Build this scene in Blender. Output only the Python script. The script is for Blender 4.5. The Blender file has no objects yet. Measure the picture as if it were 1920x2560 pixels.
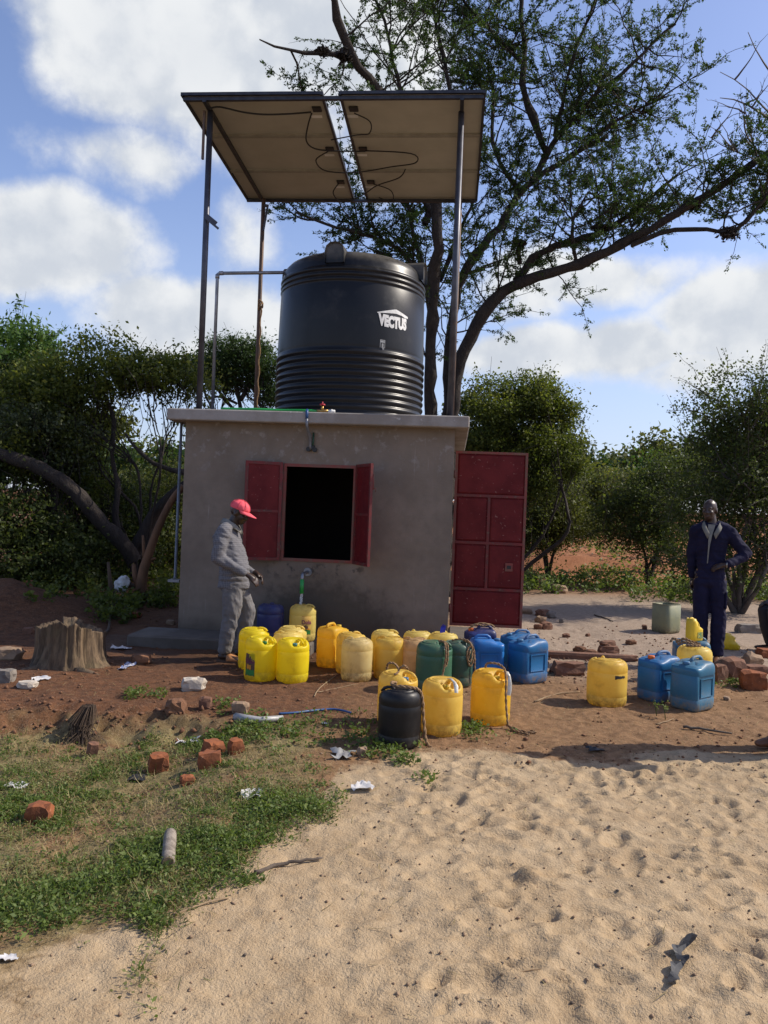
import bpy, bmesh, math, random
import numpy as np
from mathutils import Vector, Matrix, Euler

random.seed(7)
RNG = np.random.default_rng(11)
R = math.radians
scene = bpy.context.scene
COL = scene.collection

# ------------------------------------------------------------------ camera
CAM_H = 1.6          # phone held at eye height
ROLL = R(2.2)        # the phone was tilted a little
FPX = 1950.0         # focal length in pixels of a 1920 x 2560 frame
cam = bpy.data.cameras.new("camera")
cam.sensor_fit = 'VERTICAL'
cam.sensor_height = 24.0
cam.lens = 24.0 * FPX / 2560.0
cam.clip_start = 0.05
cam.clip_end = 3000.0
cam_o = bpy.data.objects.new("camera", cam)
COL.objects.link(cam_o)
cam_o.matrix_world = Matrix.Translation((0, 0, CAM_H)) @ Matrix.Rotation(R(90), 4, 'X') @ Matrix.Rotation(ROLL, 4, 'Z')
scene.camera = cam_o

# ------------------------------------------------------------------ light
SUN_EL, SUN_AZ = R(40), R(80)      # azimuth clockwise from +Y
sd = Vector((math.sin(SUN_AZ) * math.cos(SUN_EL), math.cos(SUN_AZ) * math.cos(SUN_EL), math.sin(SUN_EL)))
sun = bpy.data.lights.new("sun", 'SUN')
sun.energy = 5.0
sun.angle = R(0.53)
sun.color = (1.0, 0.92, 0.79)
sun_o = bpy.data.objects.new("sun", sun)
COL.objects.link(sun_o)
sun_o.rotation_euler = sd.to_track_quat('Z', 'Y').to_euler()
sun_o.location = (20, 5, 20)

scene.view_settings.view_transform = 'Standard'
scene.view_settings.look = 'None'
scene.view_settings.exposure = 0.05
scene.view_settings.gamma = 1.0
scene.render.engine = 'CYCLES'
scene.cycles.max_bounces = 7
scene.cycles.diffuse_bounces = 5
scene.cycles.glossy_bounces = 3
scene.cycles.transmission_bounces = 6
scene.cycles.transparent_max_bounces = 8
scene.cycles.use_denoising = True

CS, SN = math.cos(ROLL), math.sin(ROLL)
def ray(px, py):
    u = (px - 960) / FPX
    v = (1280 - py) / FPX
    return Vector((u * CS - v * SN, 1.0, u * SN + v * CS))
def at(px, py, d):
    """world point seen at photo pixel (px, py) at depth d metres"""
    return Vector((0, 0, CAM_H)) + ray(px, py) * d
def flat(px, py, z=0.0):
    r = ray(px, py)
    return Vector((0, 0, CAM_H)) + r * ((z - CAM_H) / r.z)

# ------------------------------------------------------------------ node helper
class NT:
    def __init__(s, tree):
        s.t = tree; s.n = tree.nodes; s.l = tree.links
    def node(s, typ, **kw):
        nd = s.n.new(typ)
        for k, v in kw.items():
            setattr(nd, k, v)
        return nd
    def put(s, sock, v):
        if isinstance(v, bpy.types.NodeSocket):
            s.l.new(v, sock)
        elif v is not None:
            if hasattr(sock, 'default_value'):
                try:
                    sock.default_value = v
                except Exception:
                    sock.default_value = (*v, 1.0) if len(v) == 3 else v
    def math(s, op, a, b=None, c=None, clamp=False):
        nd = s.node('ShaderNodeMath', operation=op); nd.use_clamp = clamp
        s.put(nd.inputs[0], a)
        if b is not None: s.put(nd.inputs[1], b)
        if c is not None: s.put(nd.inputs[2], c)
        return nd.outputs[0]
    def vmath(s, op, a, b=None, out=0):
        nd = s.node('ShaderNodeVectorMath', operation=op)
        s.put(nd.inputs[0], a)
        if b is not None: s.put(nd.inputs[1], b)
        return nd.outputs[out]
    def noise(s, vec, scale, detail=4, rough=0.55, dist=0.0):
        nd = s.node('ShaderNodeTexNoise')
        if vec is not None: s.put(nd.inputs['Vector'], vec)
        nd.inputs['Scale'].default_value = scale
        nd.inputs['Detail'].default_value = detail
        nd.inputs['Roughness'].default_value = rough
        nd.inputs['Distortion'].default_value = dist
        return nd.outputs['Fac']
    def smooth(s, v, lo, hi, a=0.0, b=1.0):
        nd = s.node('ShaderNodeMapRange', interpolation_type='SMOOTHSTEP')
        s.put(nd.inputs['Value'], v)
        s.put(nd.inputs['From Min'], lo); s.put(nd.inputs['From Max'], hi)
        s.put(nd.inputs['To Min'], a); s.put(nd.inputs['To Max'], b)
        return nd.outputs['Result']
    def mix(s, f, a, b, blend='MIX'):
        nd = s.node('ShaderNodeMix', data_type='RGBA', blend_type=blend)
        s.put(nd.inputs[0], f)
        for i, v in ((6, a), (7, b)):
            if isinstance(v, bpy.types.NodeSocket): s.l.new(v, nd.inputs[i])
            else: nd.inputs[i].default_value = (*v[:3], 1.0)
        return nd.outputs[2]
    def coord(s, which='Object'):
        return s.node('ShaderNodeTexCoord').outputs[which]
    def sep(s, v):
        nd = s.node('ShaderNodeSeparateXYZ'); s.put(nd.inputs[0], v); return nd.outputs
    def comb(s, x, y, z):
        nd = s.node('ShaderNodeCombineXYZ')
        for i, v in enumerate((x, y, z)): s.put(nd.inputs[i], v)
        return nd.outputs[0]
    def attr(s, name):
        return s.node('ShaderNodeAttribute', attribute_name=name).outputs

# ------------------------------------------------------------------ world: sky and clouds
world = bpy.data.worlds.new("World")
scene.world = world
world.use_nodes = True
w = NT(world.node_tree)
w.n.clear()
sky = w.node('ShaderNodeTexSky', sky_type='NISHITA')
sky.sun_disc = False
sky.sun_elevation = SUN_EL
sky.sun_rotation = SUN_AZ
sky.altitude = 600
sky.air_density = 1.0
sky.dust_density = 1.4
sky.ozone_density = 1.5
dirv = w.coord('Generated')
warp = w.node('ShaderNodeTexNoise'); w.put(warp.inputs['Vector'], dirv)
warp.inputs['Scale'].default_value = 3.2; warp.inputs['Detail'].default_value = 3; warp.inputs['Roughness'].default_value = 0.6
wv = w.vmath('SUBTRACT', warp.outputs['Color'], (0.5, 0.5, 0.5))
wv = w.vmath('SCALE', wv); wv.node.inputs['Scale'].default_value = 0.11
dw = w.vmath('ADD', dirv, wv)
CLOUDS = [  # photo position, half width, half height (in tangent units), weight
    (330, 110, .13, .10, 1.1), (520, 130, .17, .13, 1.1), (660, 300, .15, .11, .9), (860, 70, .18, .12, 1.1), (120, 20, .09, .04, .45),
    (330, 400, .14, .05, .62), (120, 600, .14, .075, 1.2), (40, 680, .12, .05, .8), (250, 640, .07, .04, .7), (480, 800, .14, .07, 1.25), (380, 740, .09, .05, 1.0),
    (600, 590, .09, .08, .55), (1430, 700, .15, .045, .9), (1330, 770, .09, .035, .5), (1400, 900, .17, .045, 1.1), (1580, 870, .11, .05, 1.0),
    (1870, 790, .11, .085, 1.1), (1800, 930, .14, .05, .7), (1240, 890, .09, .035, .8), (1000, 330, .14, .09, .6), (1650, 700, .12, .04, .55),
]
acc = None
for (px, py, rx, rz, wt) in CLOUDS:
    d = ray(px, py).normalized()
    nd = w.node('ShaderNodeVectorMath', operation='MULTIPLY_ADD')
    w.put(nd.inputs[0], dw); nd.inputs[1].default_value = (1 / rx, 1 / 0.6, 1 / rz); nd.inputs[2].default_value = (-d.x / rx, -d.y / 0.6, -d.z / rz)
    ln = w.vmath('LENGTH', nd.outputs[0], out=1)
    b = w.math('MULTIPLY_ADD', ln, -wt, 1.08 * wt)
    acc = w.math('MAXIMUM', acc if acc is not None else 0.0, b)
# clouds all over the rest of the sky, thinned out of view to lower the ambient light
sxyz = w.sep(dirv)
up = w.math('MAXIMUM', sxyz[2], 0.02)
pl = w.comb(w.math('DIVIDE', sxyz[0], w.math('ADD', up, 0.25)), w.math('DIVIDE', sxyz[1], w.math('ADD', up, 0.25)), 0.0)
general = w.noise(pl, 1.1, 2, 0.55)
behind = w.smooth(sxyz[1], 0.55, 0.25)
gen = w.math('MULTIPLY', w.smooth(general, 0.58, 0.82), behind)
acc = w.math('MAXIMUM', acc, w.math('MULTIPLY', gen, 1.2))
fb = w.noise(dirv, 7.0, 7, 0.6)
fb2 = w.noise(w.vmath('ADD', dirv, (0.03, 0.0, 0.035)), 7.0, 3, 0.6)
dens = w.math('ADD', w.math('MULTIPLY', acc, 0.95), w.math('MULTIPLY', w.math('SUBTRACT', fb, 0.5), 1.25))
mask = w.smooth(dens, 0.16, 0.58)
# lit towards the sun, a little greyer where the body is thick
relief = w.smooth(w.math('SUBTRACT', fb, fb2), -0.13, 0.13, 0.25, 1.0)
thick = w.smooth(dens, 0.5, 1.25, 1.0, 0.72)
cl = w.math('MULTIPLY', relief, thick)
ccol = w.mix(cl, (6.0, 6.6, 7.6), (9.6, 9.8, 10.0))
skyc = w.mix(1.0, sky.outputs[0], (2.15, 2.0, 2.2), 'MULTIPLY')
haze_f = w.smooth(sxyz[2], 0.42, 0.0, 0.0, 0.6)
skyc = w.mix(haze_f, skyc, (5.4, 6.5, 8.6))
bg = w.node('ShaderNodeBackground')
w.put(bg.inputs['Color'], w.mix(mask, skyc, ccol))
bg.inputs['Strength'].default_value = 0.088
out = w.node('ShaderNodeOutputWorld')
w.l.new(bg.outputs[0], out.inputs[0])
try:
    world.cycles.sampling_method = 'MANUAL'; world.cycles.sample_map_resolution = 512
except Exception:
    pass

# ------------------------------------------------------------------ numpy noise
def _hash(ix, iy, s):
    h = (ix.astype(np.int64) * 374761393 + iy.astype(np.int64) * 668265263 + s * 1442695041) & 0x7fffffff
    h = ((h ^ (h >> 13)) * 1274126177) & 0x7fffffff
    return ((h ^ (h >> 16)) & 0xffff) / 65535.0
def vnoise(x, y, s=0):
    ix = np.floor(x); iy = np.floor(y)
    fx = x - ix; fy = y - iy
    fx = fx * fx * fx * (fx * (fx * 6 - 15) + 10); fy = fy * fy * fy * (fy * (fy * 6 - 15) + 10)
    a = _hash(ix, iy, s); b = _hash(ix + 1, iy, s); c = _hash(ix, iy + 1, s); d = _hash(ix + 1, iy + 1, s)
    return (a * (1 - fx) + b * fx) * (1 - fy) + (c * (1 - fx) + d * fx) * fy
def fbm(x, y, o=4, s=0, g=0.5):
    t = 0; a = 1; n = 0
    for i in range(o):
        t = t + a * vnoise(x * 2 ** i + 17.3 * i, y * 2 ** i - 9.1 * i, s + i); n += a; a *= g
    return t / n
def sstep(a, b, x):
    t = np.clip((x - a) / (b - a), 0, 1)
    return t * t * (3 - 2 * t)

# ------------------------------------------------------------------ materials
MATS = {}
def new_mat(name):
    m = bpy.data.materials.new(name); m.use_nodes = True
    t = NT(m.node_tree); t.n.clear()
    o = t.node('ShaderNodeOutputMaterial'); b = t.node('ShaderNodeBsdfPrincipled')
    t.l.new(b.outputs[0], o.inputs[0])
    MATS[name] = m
    return m, t, b
def bump(t, b, h, strength=0.3, dist=0.01):
    nd = t.node('ShaderNodeBump')
    nd.inputs['Strength'].default_value = strength
    nd.inputs['Distance'].default_value = dist
    t.put(nd.inputs['Height'], h)
    t.l.new(nd.outputs[0], b.inputs['Normal'])
def mat(name, c1, c2=None, scale=8.0, rough=0.7, bs=0.2, bscale=None, bd=0.004, metal=0.0, lo=0.35, hi=0.65, stretch=None,
        c3=None, c3scale=30.0, c3lo=0.62, c3hi=0.72, spec=None, rough2=None, sss=0.0):
    """generic weathered surface: two tones blended by noise, an optional third tone in small spots, fine relief"""
    m, t, b = new_mat(name)
    co = t.coord('Object')
    if stretch: co = t.vmath('MULTIPLY', co, stretch)
    n = t.noise(co, scale, 6, 0.6)
    f = t.smooth(n, lo, hi)
    col = t.mix(f, c1, c2 if c2 else tuple(x * 0.8 for x in c1))
    if c3:
        f3 = t.smooth(t.noise(co, c3scale, 5, 0.6), c3lo, c3hi)
        col = t.mix(f3, col, c3)
    t.put(b.inputs['Base Color'], col)
    if rough2 is not None:
        t.put(b.inputs['Roughness'], t.smooth(n, lo, hi, rough, rough2))
    else:
        b.inputs['Roughness'].default_value = rough
    b.inputs['Metallic'].default_value = metal
    if spec is not None: b.inputs['Specular IOR Level'].default_value = spec
    if bs > 0: bump(t, b, t.noise(co, bscale or scale * 5, 6, 0.65), bs, bd)
    return m

# ------------------------------------------------------------------ mesh builder
class MB:
    def __init__(s):
        s.v = []; s.f = []; s.mi = []; s.sm = []
    def add(s, vs, fs, mi=0, smooth=False, M=None):
        o = len(s.v)
        for p in vs:
            p = Vector(p)
            s.v.append(tuple(M @ p) if M is not None else tuple(p))
        for f in fs:
            s.f.append(tuple(i + o for i in f)); s.mi.append(mi); s.sm.append(smooth)
        return s
    def box(s, lo, hi, mi=0, M=None, ch=0.0):
        lo = Vector(lo); hi = Vector(hi)
        if ch <= 0:
            x0, y0, z0 = lo; x1, y1, z1 = hi
            vs = [(x0,y0,z0),(x1,y0,z0),(x1,y1,z0),(x0,y1,z0),(x0,y0,z1),(x1,y0,z1),(x1,y1,z1),(x0,y1,z1)]
            fs = [(0,3,2,1),(4,5,6,7),(0,1,5,4),(1,2,6,5),(2,3,7,6),(3,0,4,7)]
            return s.add(vs, fs, mi, False, M)
        # chamfered box: one vertex per corner and axis
        vs = []; idx = {}
        for cx in (0, 1):
            for cy in (0, 1):
                for cz in (0, 1):
                    for a in range(3):
                        p = [(lo, hi)[c][k] + (ch if c == 0 else -ch) for k, c in enumerate((cx, cy, cz))]
                        p[a] = (lo, hi)[(cx, cy, cz)[a]][a]
                        idx[(cx, cy, cz, a)] = len(vs); vs.append(tuple(p))
        fs = []
        for a in range(3):
            b, c = [k for k in range(3) if k != a]
            for sgn in (0, 1):
                q = []
                for (i, j) in ((0,0),(1,0),(1,1),(0,1)):
                    k = [0,0,0]; k[a] = sgn; k[b] = i; k[c] = j
                    q.append(idx[(*k, a)])
                fs.append(q)
            for i in (0, 1):
                for j in (0, 1):
                    k0 = [0,0,0]; k0[b] = i; k0[c] = j; k0[a] = 0
                    k1 = list(k0); k1[a] = 1
                    fs.append([idx[(*k0, b)], idx[(*k1, b)], idx[(*k1, c)], idx[(*k0, c)]])
        for cx in (0, 1):
            for cy in (0, 1):
                for cz in (0, 1):
                    fs.append([idx[(cx, cy, cz, a)] for a in range(3)])
        # fix winding by centre
        cen = (lo + hi) / 2
        out = []
        for f in fs:
            p = [Vector(vs[i]) for i in f]
            nrm = (p[1] - p[0]).cross(p[2] - p[0])
            fc = sum(p, Vector()) / len(p)
            out.append(f if nrm.dot(fc - cen) > 0 else f[::-1])
        return s.add(vs, out, mi, False, M)
    def tube(s, pts, rad, n=8, mi=0, smooth=True, cap=True, M=None):
        pts = [Vector(p) for p in pts]
        if not hasattr(rad, '__len__'): rad = [rad] * len(pts)
        vs = []; fs = []
        ref = None
        for i, p in enumerate(pts):
            t = (pts[min(i + 1, len(pts) - 1)] - pts[max(i - 1, 0)])
            t = t.normalized() if t.length > 1e-9 else Vector((0, 0, 1))
            if ref is None:
                ref = Vector((0, 0, 1)) if abs(t.z) < 0.9 else Vector((1, 0, 0))
            a = (ref - t * ref.dot(t))
            a = a.normalized() if a.length > 1e-6 else t.orthogonal().normalized()
            b = t.cross(a); ref = a
            for k in range(n):
                an = 2 * math.pi * k / n
                vs.append(p + (a * math.cos(an) + b * math.sin(an)) * rad[i])
        for i in range(len(pts) - 1):
            for k in range(n):
                k2 = (k + 1) % n
                fs.append((i * n + k, i * n + k2, (i + 1) * n + k2, (i + 1) * n + k))
        s.add(vs, fs, mi, smooth, M)
        if cap:
            o = len(s.v) - len(vs)
            s.f.append(tuple(o + k for k in range(n))[::-1]); s.mi.append(mi); s.sm.append(False)
            s.f.append(tuple(o + (len(pts) - 1) * n + k for k in range(n))); s.mi.append(mi); s.sm.append(False)
        return s
    def lathe(s, prof, n=32, mi=0, smooth=True, M=None):
        vs = []; fs = []; rows = []
        for (r, z) in prof:
            if r < 1e-5:
                rows.append([len(vs)]); vs.append((0, 0, z))
            else:
                rows.append(list(range(len(vs), len(vs) + n)))
                vs += [(r * math.cos(2 * math.pi * k / n), r * math.sin(2 * math.pi * k / n), z) for k in range(n)]
        for a, b in zip(rows[:-1], rows[1:]):
            for k in range(n):
                k2 = (k + 1) % n
                q = [a[k % len(a)], a[k2 % len(a)], b[k2 % len(b)], b[k % len(b)]]
                q2 = []
                for i in q:
                    if i not in q2: q2.append(i)
                if len(q2) > 2: fs.append(tuple(q2))
        return s.add(vs, fs, mi, smooth, M)
    def build(s, name, mats=None, parent=None, loc=None, rotz=0.0):
        me = bpy.data.meshes.new(name)
        me.from_pydata(s.v, [], s.f)
        if mats is not None:
            for m in (mats if isinstance(mats, (list, tuple)) else [mats]): me.materials.append(MATS[m] if isinstance(m, str) else m)
        me.polygons.foreach_set('material_index', s.mi)
        me.polygons.foreach_set('use_smooth', s.sm)
        me.update()
        o = bpy.data.objects.new(name, me)
        COL.objects.link(o)
        if parent is not None: o.parent = parent
        if loc is not None: o.location = loc
        if rotz: o.rotation_euler = (0, 0, rotz)
        return o

def np_mesh(name, verts, quads, mats, parent=None, smooth=False, tri=False, attrs=None):
    """mesh from numpy arrays, all faces of one size"""
    me = bpy.data.meshes.new(name)
    nv, nf, k = len(verts), len(quads), quads.shape[1]
    me.vertices.add(nv); me.loops.add(nf * k); me.polygons.add(nf)
    me.vertices.foreach_set('co', np.ascontiguousarray(verts, dtype=np.float32).ravel())
    me.loops.foreach_set('vertex_index', np.ascontiguousarray(quads, dtype=np.int32).ravel())
    me.polygons.foreach_set('loop_start', np.arange(0, nf * k, k, dtype=np.int32))
    try: me.polygons.foreach_set('loop_total', np.full(nf, k, dtype=np.int32))
    except Exception: pass
    if smooth: me.polygons.foreach_set('use_smooth', np.ones(nf, dtype=bool))
    for m in (mats if isinstance(mats, (list, tuple)) else [mats]): me.materials.append(MATS[m] if isinstance(m, str) else m)
    for an, av in (attrs or {}).items():
        a = me.attributes.new(an, 'FLOAT', 'POINT'); a.data.foreach_set('value', np.ascontiguousarray(av, dtype=np.float32))
    me.update(calc_edges=True)
    me.validate()
    o = bpy.data.objects.new(name, me)
    COL.objects.link(o)
    if parent is not None: o.parent = parent
    return o

def tag(o, label=None, cat=None, group=None, kind=None):
    if label: o['label'] = label
    if cat: o['category'] = cat
    if group: o['group'] = group
    if kind: o['kind'] = kind
    return o
def empty(name, loc=(0, 0, 0), rotz=0.0, label=None, cat=None, group=None):
    o = bpy.data.objects.new(name, None)
    o.empty_display_size = 0.1
    COL.objects.link(o)
    o.location = loc; o.rotation_euler = (0, 0, rotz)
    return tag(o, label, cat, group)
def copy_tree(o, parent=None):
    c = o.copy(); COL.objects.link(c); c.parent = parent
    for ch in list(o.children): copy_tree(ch, c)
    return c
def set_mat(o, m):
    o.material_slots[0].link = 'OBJECT'
    o.material_slots[0].material = MATS[m]

# ================================================================== GROUND
def sand_edge(x):
    return np.interp(x, [-4, -1.6, -1.27, -.76, -.6, -.31, -.22, .1, 3, 8], [2.3, 2.5, 2.62, 2.8, 3.35, 4.5, 5.0, 5.25, 5.45, 5.6])
def ground_base(x, y):
    x = np.asarray(x, float); y = np.asarray(y, float)
    z = 0.05 * (fbm(x * .35, y * .35, 3, 3) - .5)
    # weedy strip in front of the dug soil lies a little lower
    edge = 5.75 + .28 * (fbm(x * 1.6, y * 0 + 3, 3, 9) - .5) + .10 * np.sin(x * 2.1)
    z = z - .13 * sstep(edge + .16, edge - .10, y) * sstep(-.75, -1.5, x) * sstep(2.4, 4.4, y)
    # earth heap at the far left
    hx, hy = -5.05, 10.2
    r = np.hypot((x - hx) / 1.25, (y - hy) / 1.1)
    z = z + .5 * np.exp(-r * r * 1.3) * (0.75 + .5 * fbm(x * 2.2, y * 2.2, 4, 21))
    # the land rises behind
    z = z + 1.25 * sstep(17, 33, y) * sstep(-3, 4, x) + .9 * sstep(14, 26, y) * sstep(2, -5, x)
    z = z + .16 * sstep(10.2, 12.5, y) * sstep(-2.5, -3.3, x)
    z = z + .06 * sstep(2.6, 3.6, x) * sstep(7.4, 8.6, y)
    # terrace cuts of the far bank on the right
    z = z + .35 * sstep(20.5, 21.0, y) * sstep(3, 4.5, x) * sstep(10, 8.5, x) + .8 * sstep(33.6, 34.4, y)
    far = sstep(40, 120, np.hypot(x, y))
    z = z + far * 2.0 * fbm(x * .01, y * .01, 3, 5)
    return z
def gz(x, y):
    return float(ground_base(np.array([x]), np.array([y]))[0])
def G(px, py):
    """where the photo pixel meets the ground"""
    z = 0.0
    for _ in range(6):
        p = flat(px, py, z); z = gz(p.x, p.y)
    p = flat(px, py, z); return p
def on(x, y, dz=0.0):
    return Vector((x, y, gz(x, y) + dz))

def axis(segs):
    out = [segs[0][0]]
    for a, b, st in segs:
        n = max(1, int(round((b - a) / st)))
        out += list(np.linspace(a, b, n + 1)[1:])
    return np.array(out)
gx = axis([(-600, -120, 60), (-120, -30, 8), (-30, -8, 1.0), (-8, -3.6, .12), (-3.6, -1.6, .035), (-1.6, 2.9, .0175), (2.9, 4.8, .035), (4.8, 9, .14), (9, 30, 1.0), (30, 120, 8), (120, 600, 60)])
gy = axis([(-60, -10, 10), (-10, 1.6, .6), (1.6, 2.1, .05), (2.1, 5.6, .0175), (5.6, 8.8, .03), (8.8, 13, .08), (13, 36, .3), (36, 60, 1.2), (60, 140, 8), (140, 900, 60)])
X, Y = np.meshgrid(gx, gy)
Z = ground_base(X, Y)
warp_n = fbm(X * 1.3, Y * 1.3, 4, 31) - .5
sand = sstep(.22, -.28, Y - sand_edge(X) + .9 * warp_n)
near = sstep(16, 9, Y) * sstep(9, 6, np.abs(X))
# trodden sand: foot and hoof prints
dim = np.zeros_like(Z)
for i in range(860):
    fx = RNG.uniform(-1.4, 3.2); fy = 2.0 + 3.7 * RNG.random() ** .9
    if fx < 0 and RNG.random() < .55: continue
    ra = RNG.uniform(.045, .10); rb = ra * RNG.uniform(.38, .7); an = RNG.uniform(-.5, 1.2)
    dp = RNG.uniform(.006, .019) * (0.5 if fx < .2 else 1.0)
    i0, i1 = np.searchsorted(gx, [fx - .4, fx + .4]); j0, j1 = np.searchsorted(gy, [fy - .4, fy + .4])
    sx = X[j0:j1, i0:i1] - fx; sy = Y[j0:j1, i0:i1] - fy
    sx = sx + .04 * (vnoise(X[j0:j1, i0:i1] * 9, Y[j0:j1, i0:i1] * 9, i % 50) - .5); 
    u = (sx * math.cos(an) + sy * math.sin(an)) / ra; v = (-sx * math.sin(an) + sy * math.cos(an)) / rb
    r2 = u * u + v * v
    dim[j0:j1, i0:i1] += -dp * np.exp(-r2 ** 2 * .8) + dp * .5 * np.exp(-(np.sqrt(r2) - 1.45) ** 2 * 8)
Z += dim * sand
Z += near * sand * (.030 * (fbm(X * 3.0, Y * 3.0, 4, 41) - .5) + .026 * (fbm(X * 10, Y * 10, 4, 47, .72) - .5))
Z += near * (1 - sand) * (.035 * (fbm(X * 4.5, Y * 4.5, 5, 51, .6) - .5) + .016 * np.maximum(fbm(X * 17, Y * 17, 3, 57) - .52, 0) * 4 * fbm(X * 1.7, Y * 1.7, 2, 58))
# crumbled edge of the dug soil
ledge = np.exp(-((Y - 5.8) / .35) ** 2) * sstep(-.9, -1.6, X)
Z += ledge * .24 * (fbm(X * 5, Y * 5, 4, 61, .6) - .5)
wet = np.exp(-(((X + 1.1) / 1.5) ** 2 + ((Y - 8.2) / .75) ** 2)) * 1.1 + .8 * np.exp(-(((X + 3.2) / .8) ** 2 + ((Y - 8.9) / .7) ** 2))
weed = sstep(-.15, -.6, X - (sand_edge(X) * 0)) * sstep(6.1, 5.6, Y) * (1 - sand)
red = sstep(1.2, -1.0, X + .7 * warp_n) * sstep(5.2, 6.0, Y)
bank = sstep(15, 19, Y) * sstep(-2, 3, X)
pale = sstep(.6, 2.0, X + 1.5 * warp_n) * sstep(7.2, 9.2, Y + warp_n) * sstep(18, 14.5, Y)
nxg, nyg = len(gx), len(gy)
idx = np.arange(nxg * nyg).reshape(nyg, nxg)
quads = np.stack([idx[:-1, :-1], idx[:-1, 1:], idx[1:, 1:], idx[1:, :-1]], -1).reshape(-1, 4)

m, t, b = new_mat('ground')
co = t.coord('Object')
a_s, a_w, a_g, a_r, a_p = (t.attr(k)[2] for k in ('sand', 'wet', 'weed', 'red', 'pale'))
n1 = t.noise(co, 2.3, 4, .6); n2 = t.noise(co, 14, 5, .65); n3 = t.noise(co, 90, 2, .7); n4 = t.noise(co, 260, 1, .7)
dirt = t.mix(t.smooth(n2, .3, .7), (.155, .083, .038), (.26, .148, .072))
redc = t.mix(t.smooth(n2, .3, .7), (.075, .032, .0145), (.15, .064, .028))
palec = t.mix(t.smooth(n2, .3, .72), (.27, .20, .145), (.37, .285, .215))
weedc = t.mix(t.smooth(n2, .35, .65), (.15, .115, .05), (.235, .19, .085))
sandc = t.mix(t.smooth(n1, .3, .7), (.365, .264, .156), (.43, .320, .196))
sandc = t.mix(t.smooth(n2, .35, .75, 0, .35), sandc, (.33, .215, .105))
coarse = t.math('MULTIPLY', t.smooth(t.noise(co, 5.0, 5, .7), .50, .64), t.smooth(n3, .42, .6))
sandc = t.mix(t.math('MULTIPLY', coarse, .55), sandc, (.22, .14, .07))
col = t.mix(a_r, dirt, redc)
col = t.mix(a_p, col, palec)
col = t.mix(t.attr('bank')[2], col, t.mix(t.smooth(n1, .3, .7), (.27, .105, .045), (.36, .155, .07)))
col = t.mix(t.math('MULTIPLY', a_g, t.smooth(n1, .35, .6)), col, weedc)
edge_s = t.smooth(t.math('ADD', a_s, t.math('MULTIPLY', t.math('SUBTRACT', n2, .5), .9)), .3, .7)
col = t.mix(edge_s, col, sandc)
grit = t.smooth(n3, .55, .72)
col = t.mix(t.math('MULTIPLY', grit, .45), col, t.mix(.5, col, (.62, .5, .36)))
dark = t.smooth(n4, .62, .74)
col = t.mix(t.math('MULTIPLY', dark, .45), col, (.11, .07, .04))
wetf = t.smooth(t.math('ADD', a_w, t.math('MULTIPLY', t.math('SUBTRACT', n1, .5), 1.0)), .35, .75)
col = t.mix(t.math('MULTIPLY', wetf, .55), col, (.055, .028, .015))
t.put(b.inputs['Base Color'], col)
t.put(b.inputs['Roughness'], t.math('SUBTRACT', .95, t.math('MULTIPLY', wetf, .4)))
b.inputs['Specular IOR Level'].default_value = .25
hh = t.math('ADD', t.math('MULTIPLY', n2, .9), t.math('ADD', t.math('MULTIPLY', n3, .35), t.math('MULTIPLY', n4, .14)))
bump(t, b, hh, .85, .022)
ground = np_mesh('ground', np.stack([X.ravel(), Y.ravel(), Z.ravel()], 1), quads, 'ground', smooth=True,
                 attrs={'sand': sand.ravel(), 'wet': np.clip(wet, 0, 1).ravel(), 'weed': weed.ravel(), 'red': red.ravel(), 'bank': bank.ravel(), 'pale': pale.ravel()})
tag(ground, kind='structure')
# heights of the finished sheet, for setting things down
def surf(x, y):
    i = min(max(int(np.searchsorted(gx, x)) - 1, 0), nxg - 2); j = min(max(int(np.searchsorted(gy, y)) - 1, 0), nyg - 2)
    fx = (x - gx[i]) / (gx[i + 1] - gx[i]); fy = (y - gy[j]) / (gy[j + 1] - gy[j])
    return float((Z[j, i] * (1 - fx) + Z[j, i + 1] * fx) * (1 - fy) + (Z[j + 1, i] * (1 - fx) + Z[j + 1, i + 1] * fx) * fy)
def S(px, py, dz=0.0):
    p = G(px, py); return Vector((p.x, p.y, surf(p.x, p.y) + dz))

# ================================================================== PUMP HOUSE
m, t, b = new_mat('render_wall')      # cement render with lime bloom, rain streaks and a splash-wet foot
co = t.coord('Object'); s3 = t.sep(co)
n1 = t.noise(co, 1.6, 6, .6); n2 = t.noise(co, 7, 7, .65); n3 = t.noise(co, 60, 4, .7)
col = t.mix(t.smooth(n1, .3, .7), (.165, .130, .098), (.235, .188, .146))
col = t.mix(t.smooth(n2, .42, .7, 0, .6), col, (.16, .13, .10))
bloom = t.math('MULTIPLY', t.smooth(s3[2], 1.7, 2.5), t.smooth(n2, .52, .66))
col = t.mix(t.math('MULTIPLY', bloom, .38), col, (.46, .43, .40))
streak = t.noise(t.vmath('MULTIPLY', co, (26, 26, 1.1)), 1.0, 4, .6)
sm = t.math('MULTIPLY', t.smooth(streak, .62, .74), t.smooth(n1, .45, .62))
col = t.mix(t.math('MULTIPLY', sm, .5), col, (.44, .41, .38))
dx = t.math('MULTIPLY', t.math('SUBTRACT', s3[0], 1.75), .95); dz = t.math('SUBTRACT', s3[2], .12)
rr = t.math('SQRT', t.math('ADD', t.math('MULTIPLY', dx, dx), t.math('MULTIPLY', t.math('MULTIPLY', dz, dz), 1.9)))
wetm = t.smooth(t.math('ADD', rr, t.math('MULTIPLY', t.math('SUBTRACT', n2, .5), .9)), 1.15, .6)
foot = t.smooth(t.math('ADD', s3[2], t.math('MULTIPLY', t.math('SUBTRACT', n2, .5), .3)), .3, .08)
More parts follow.
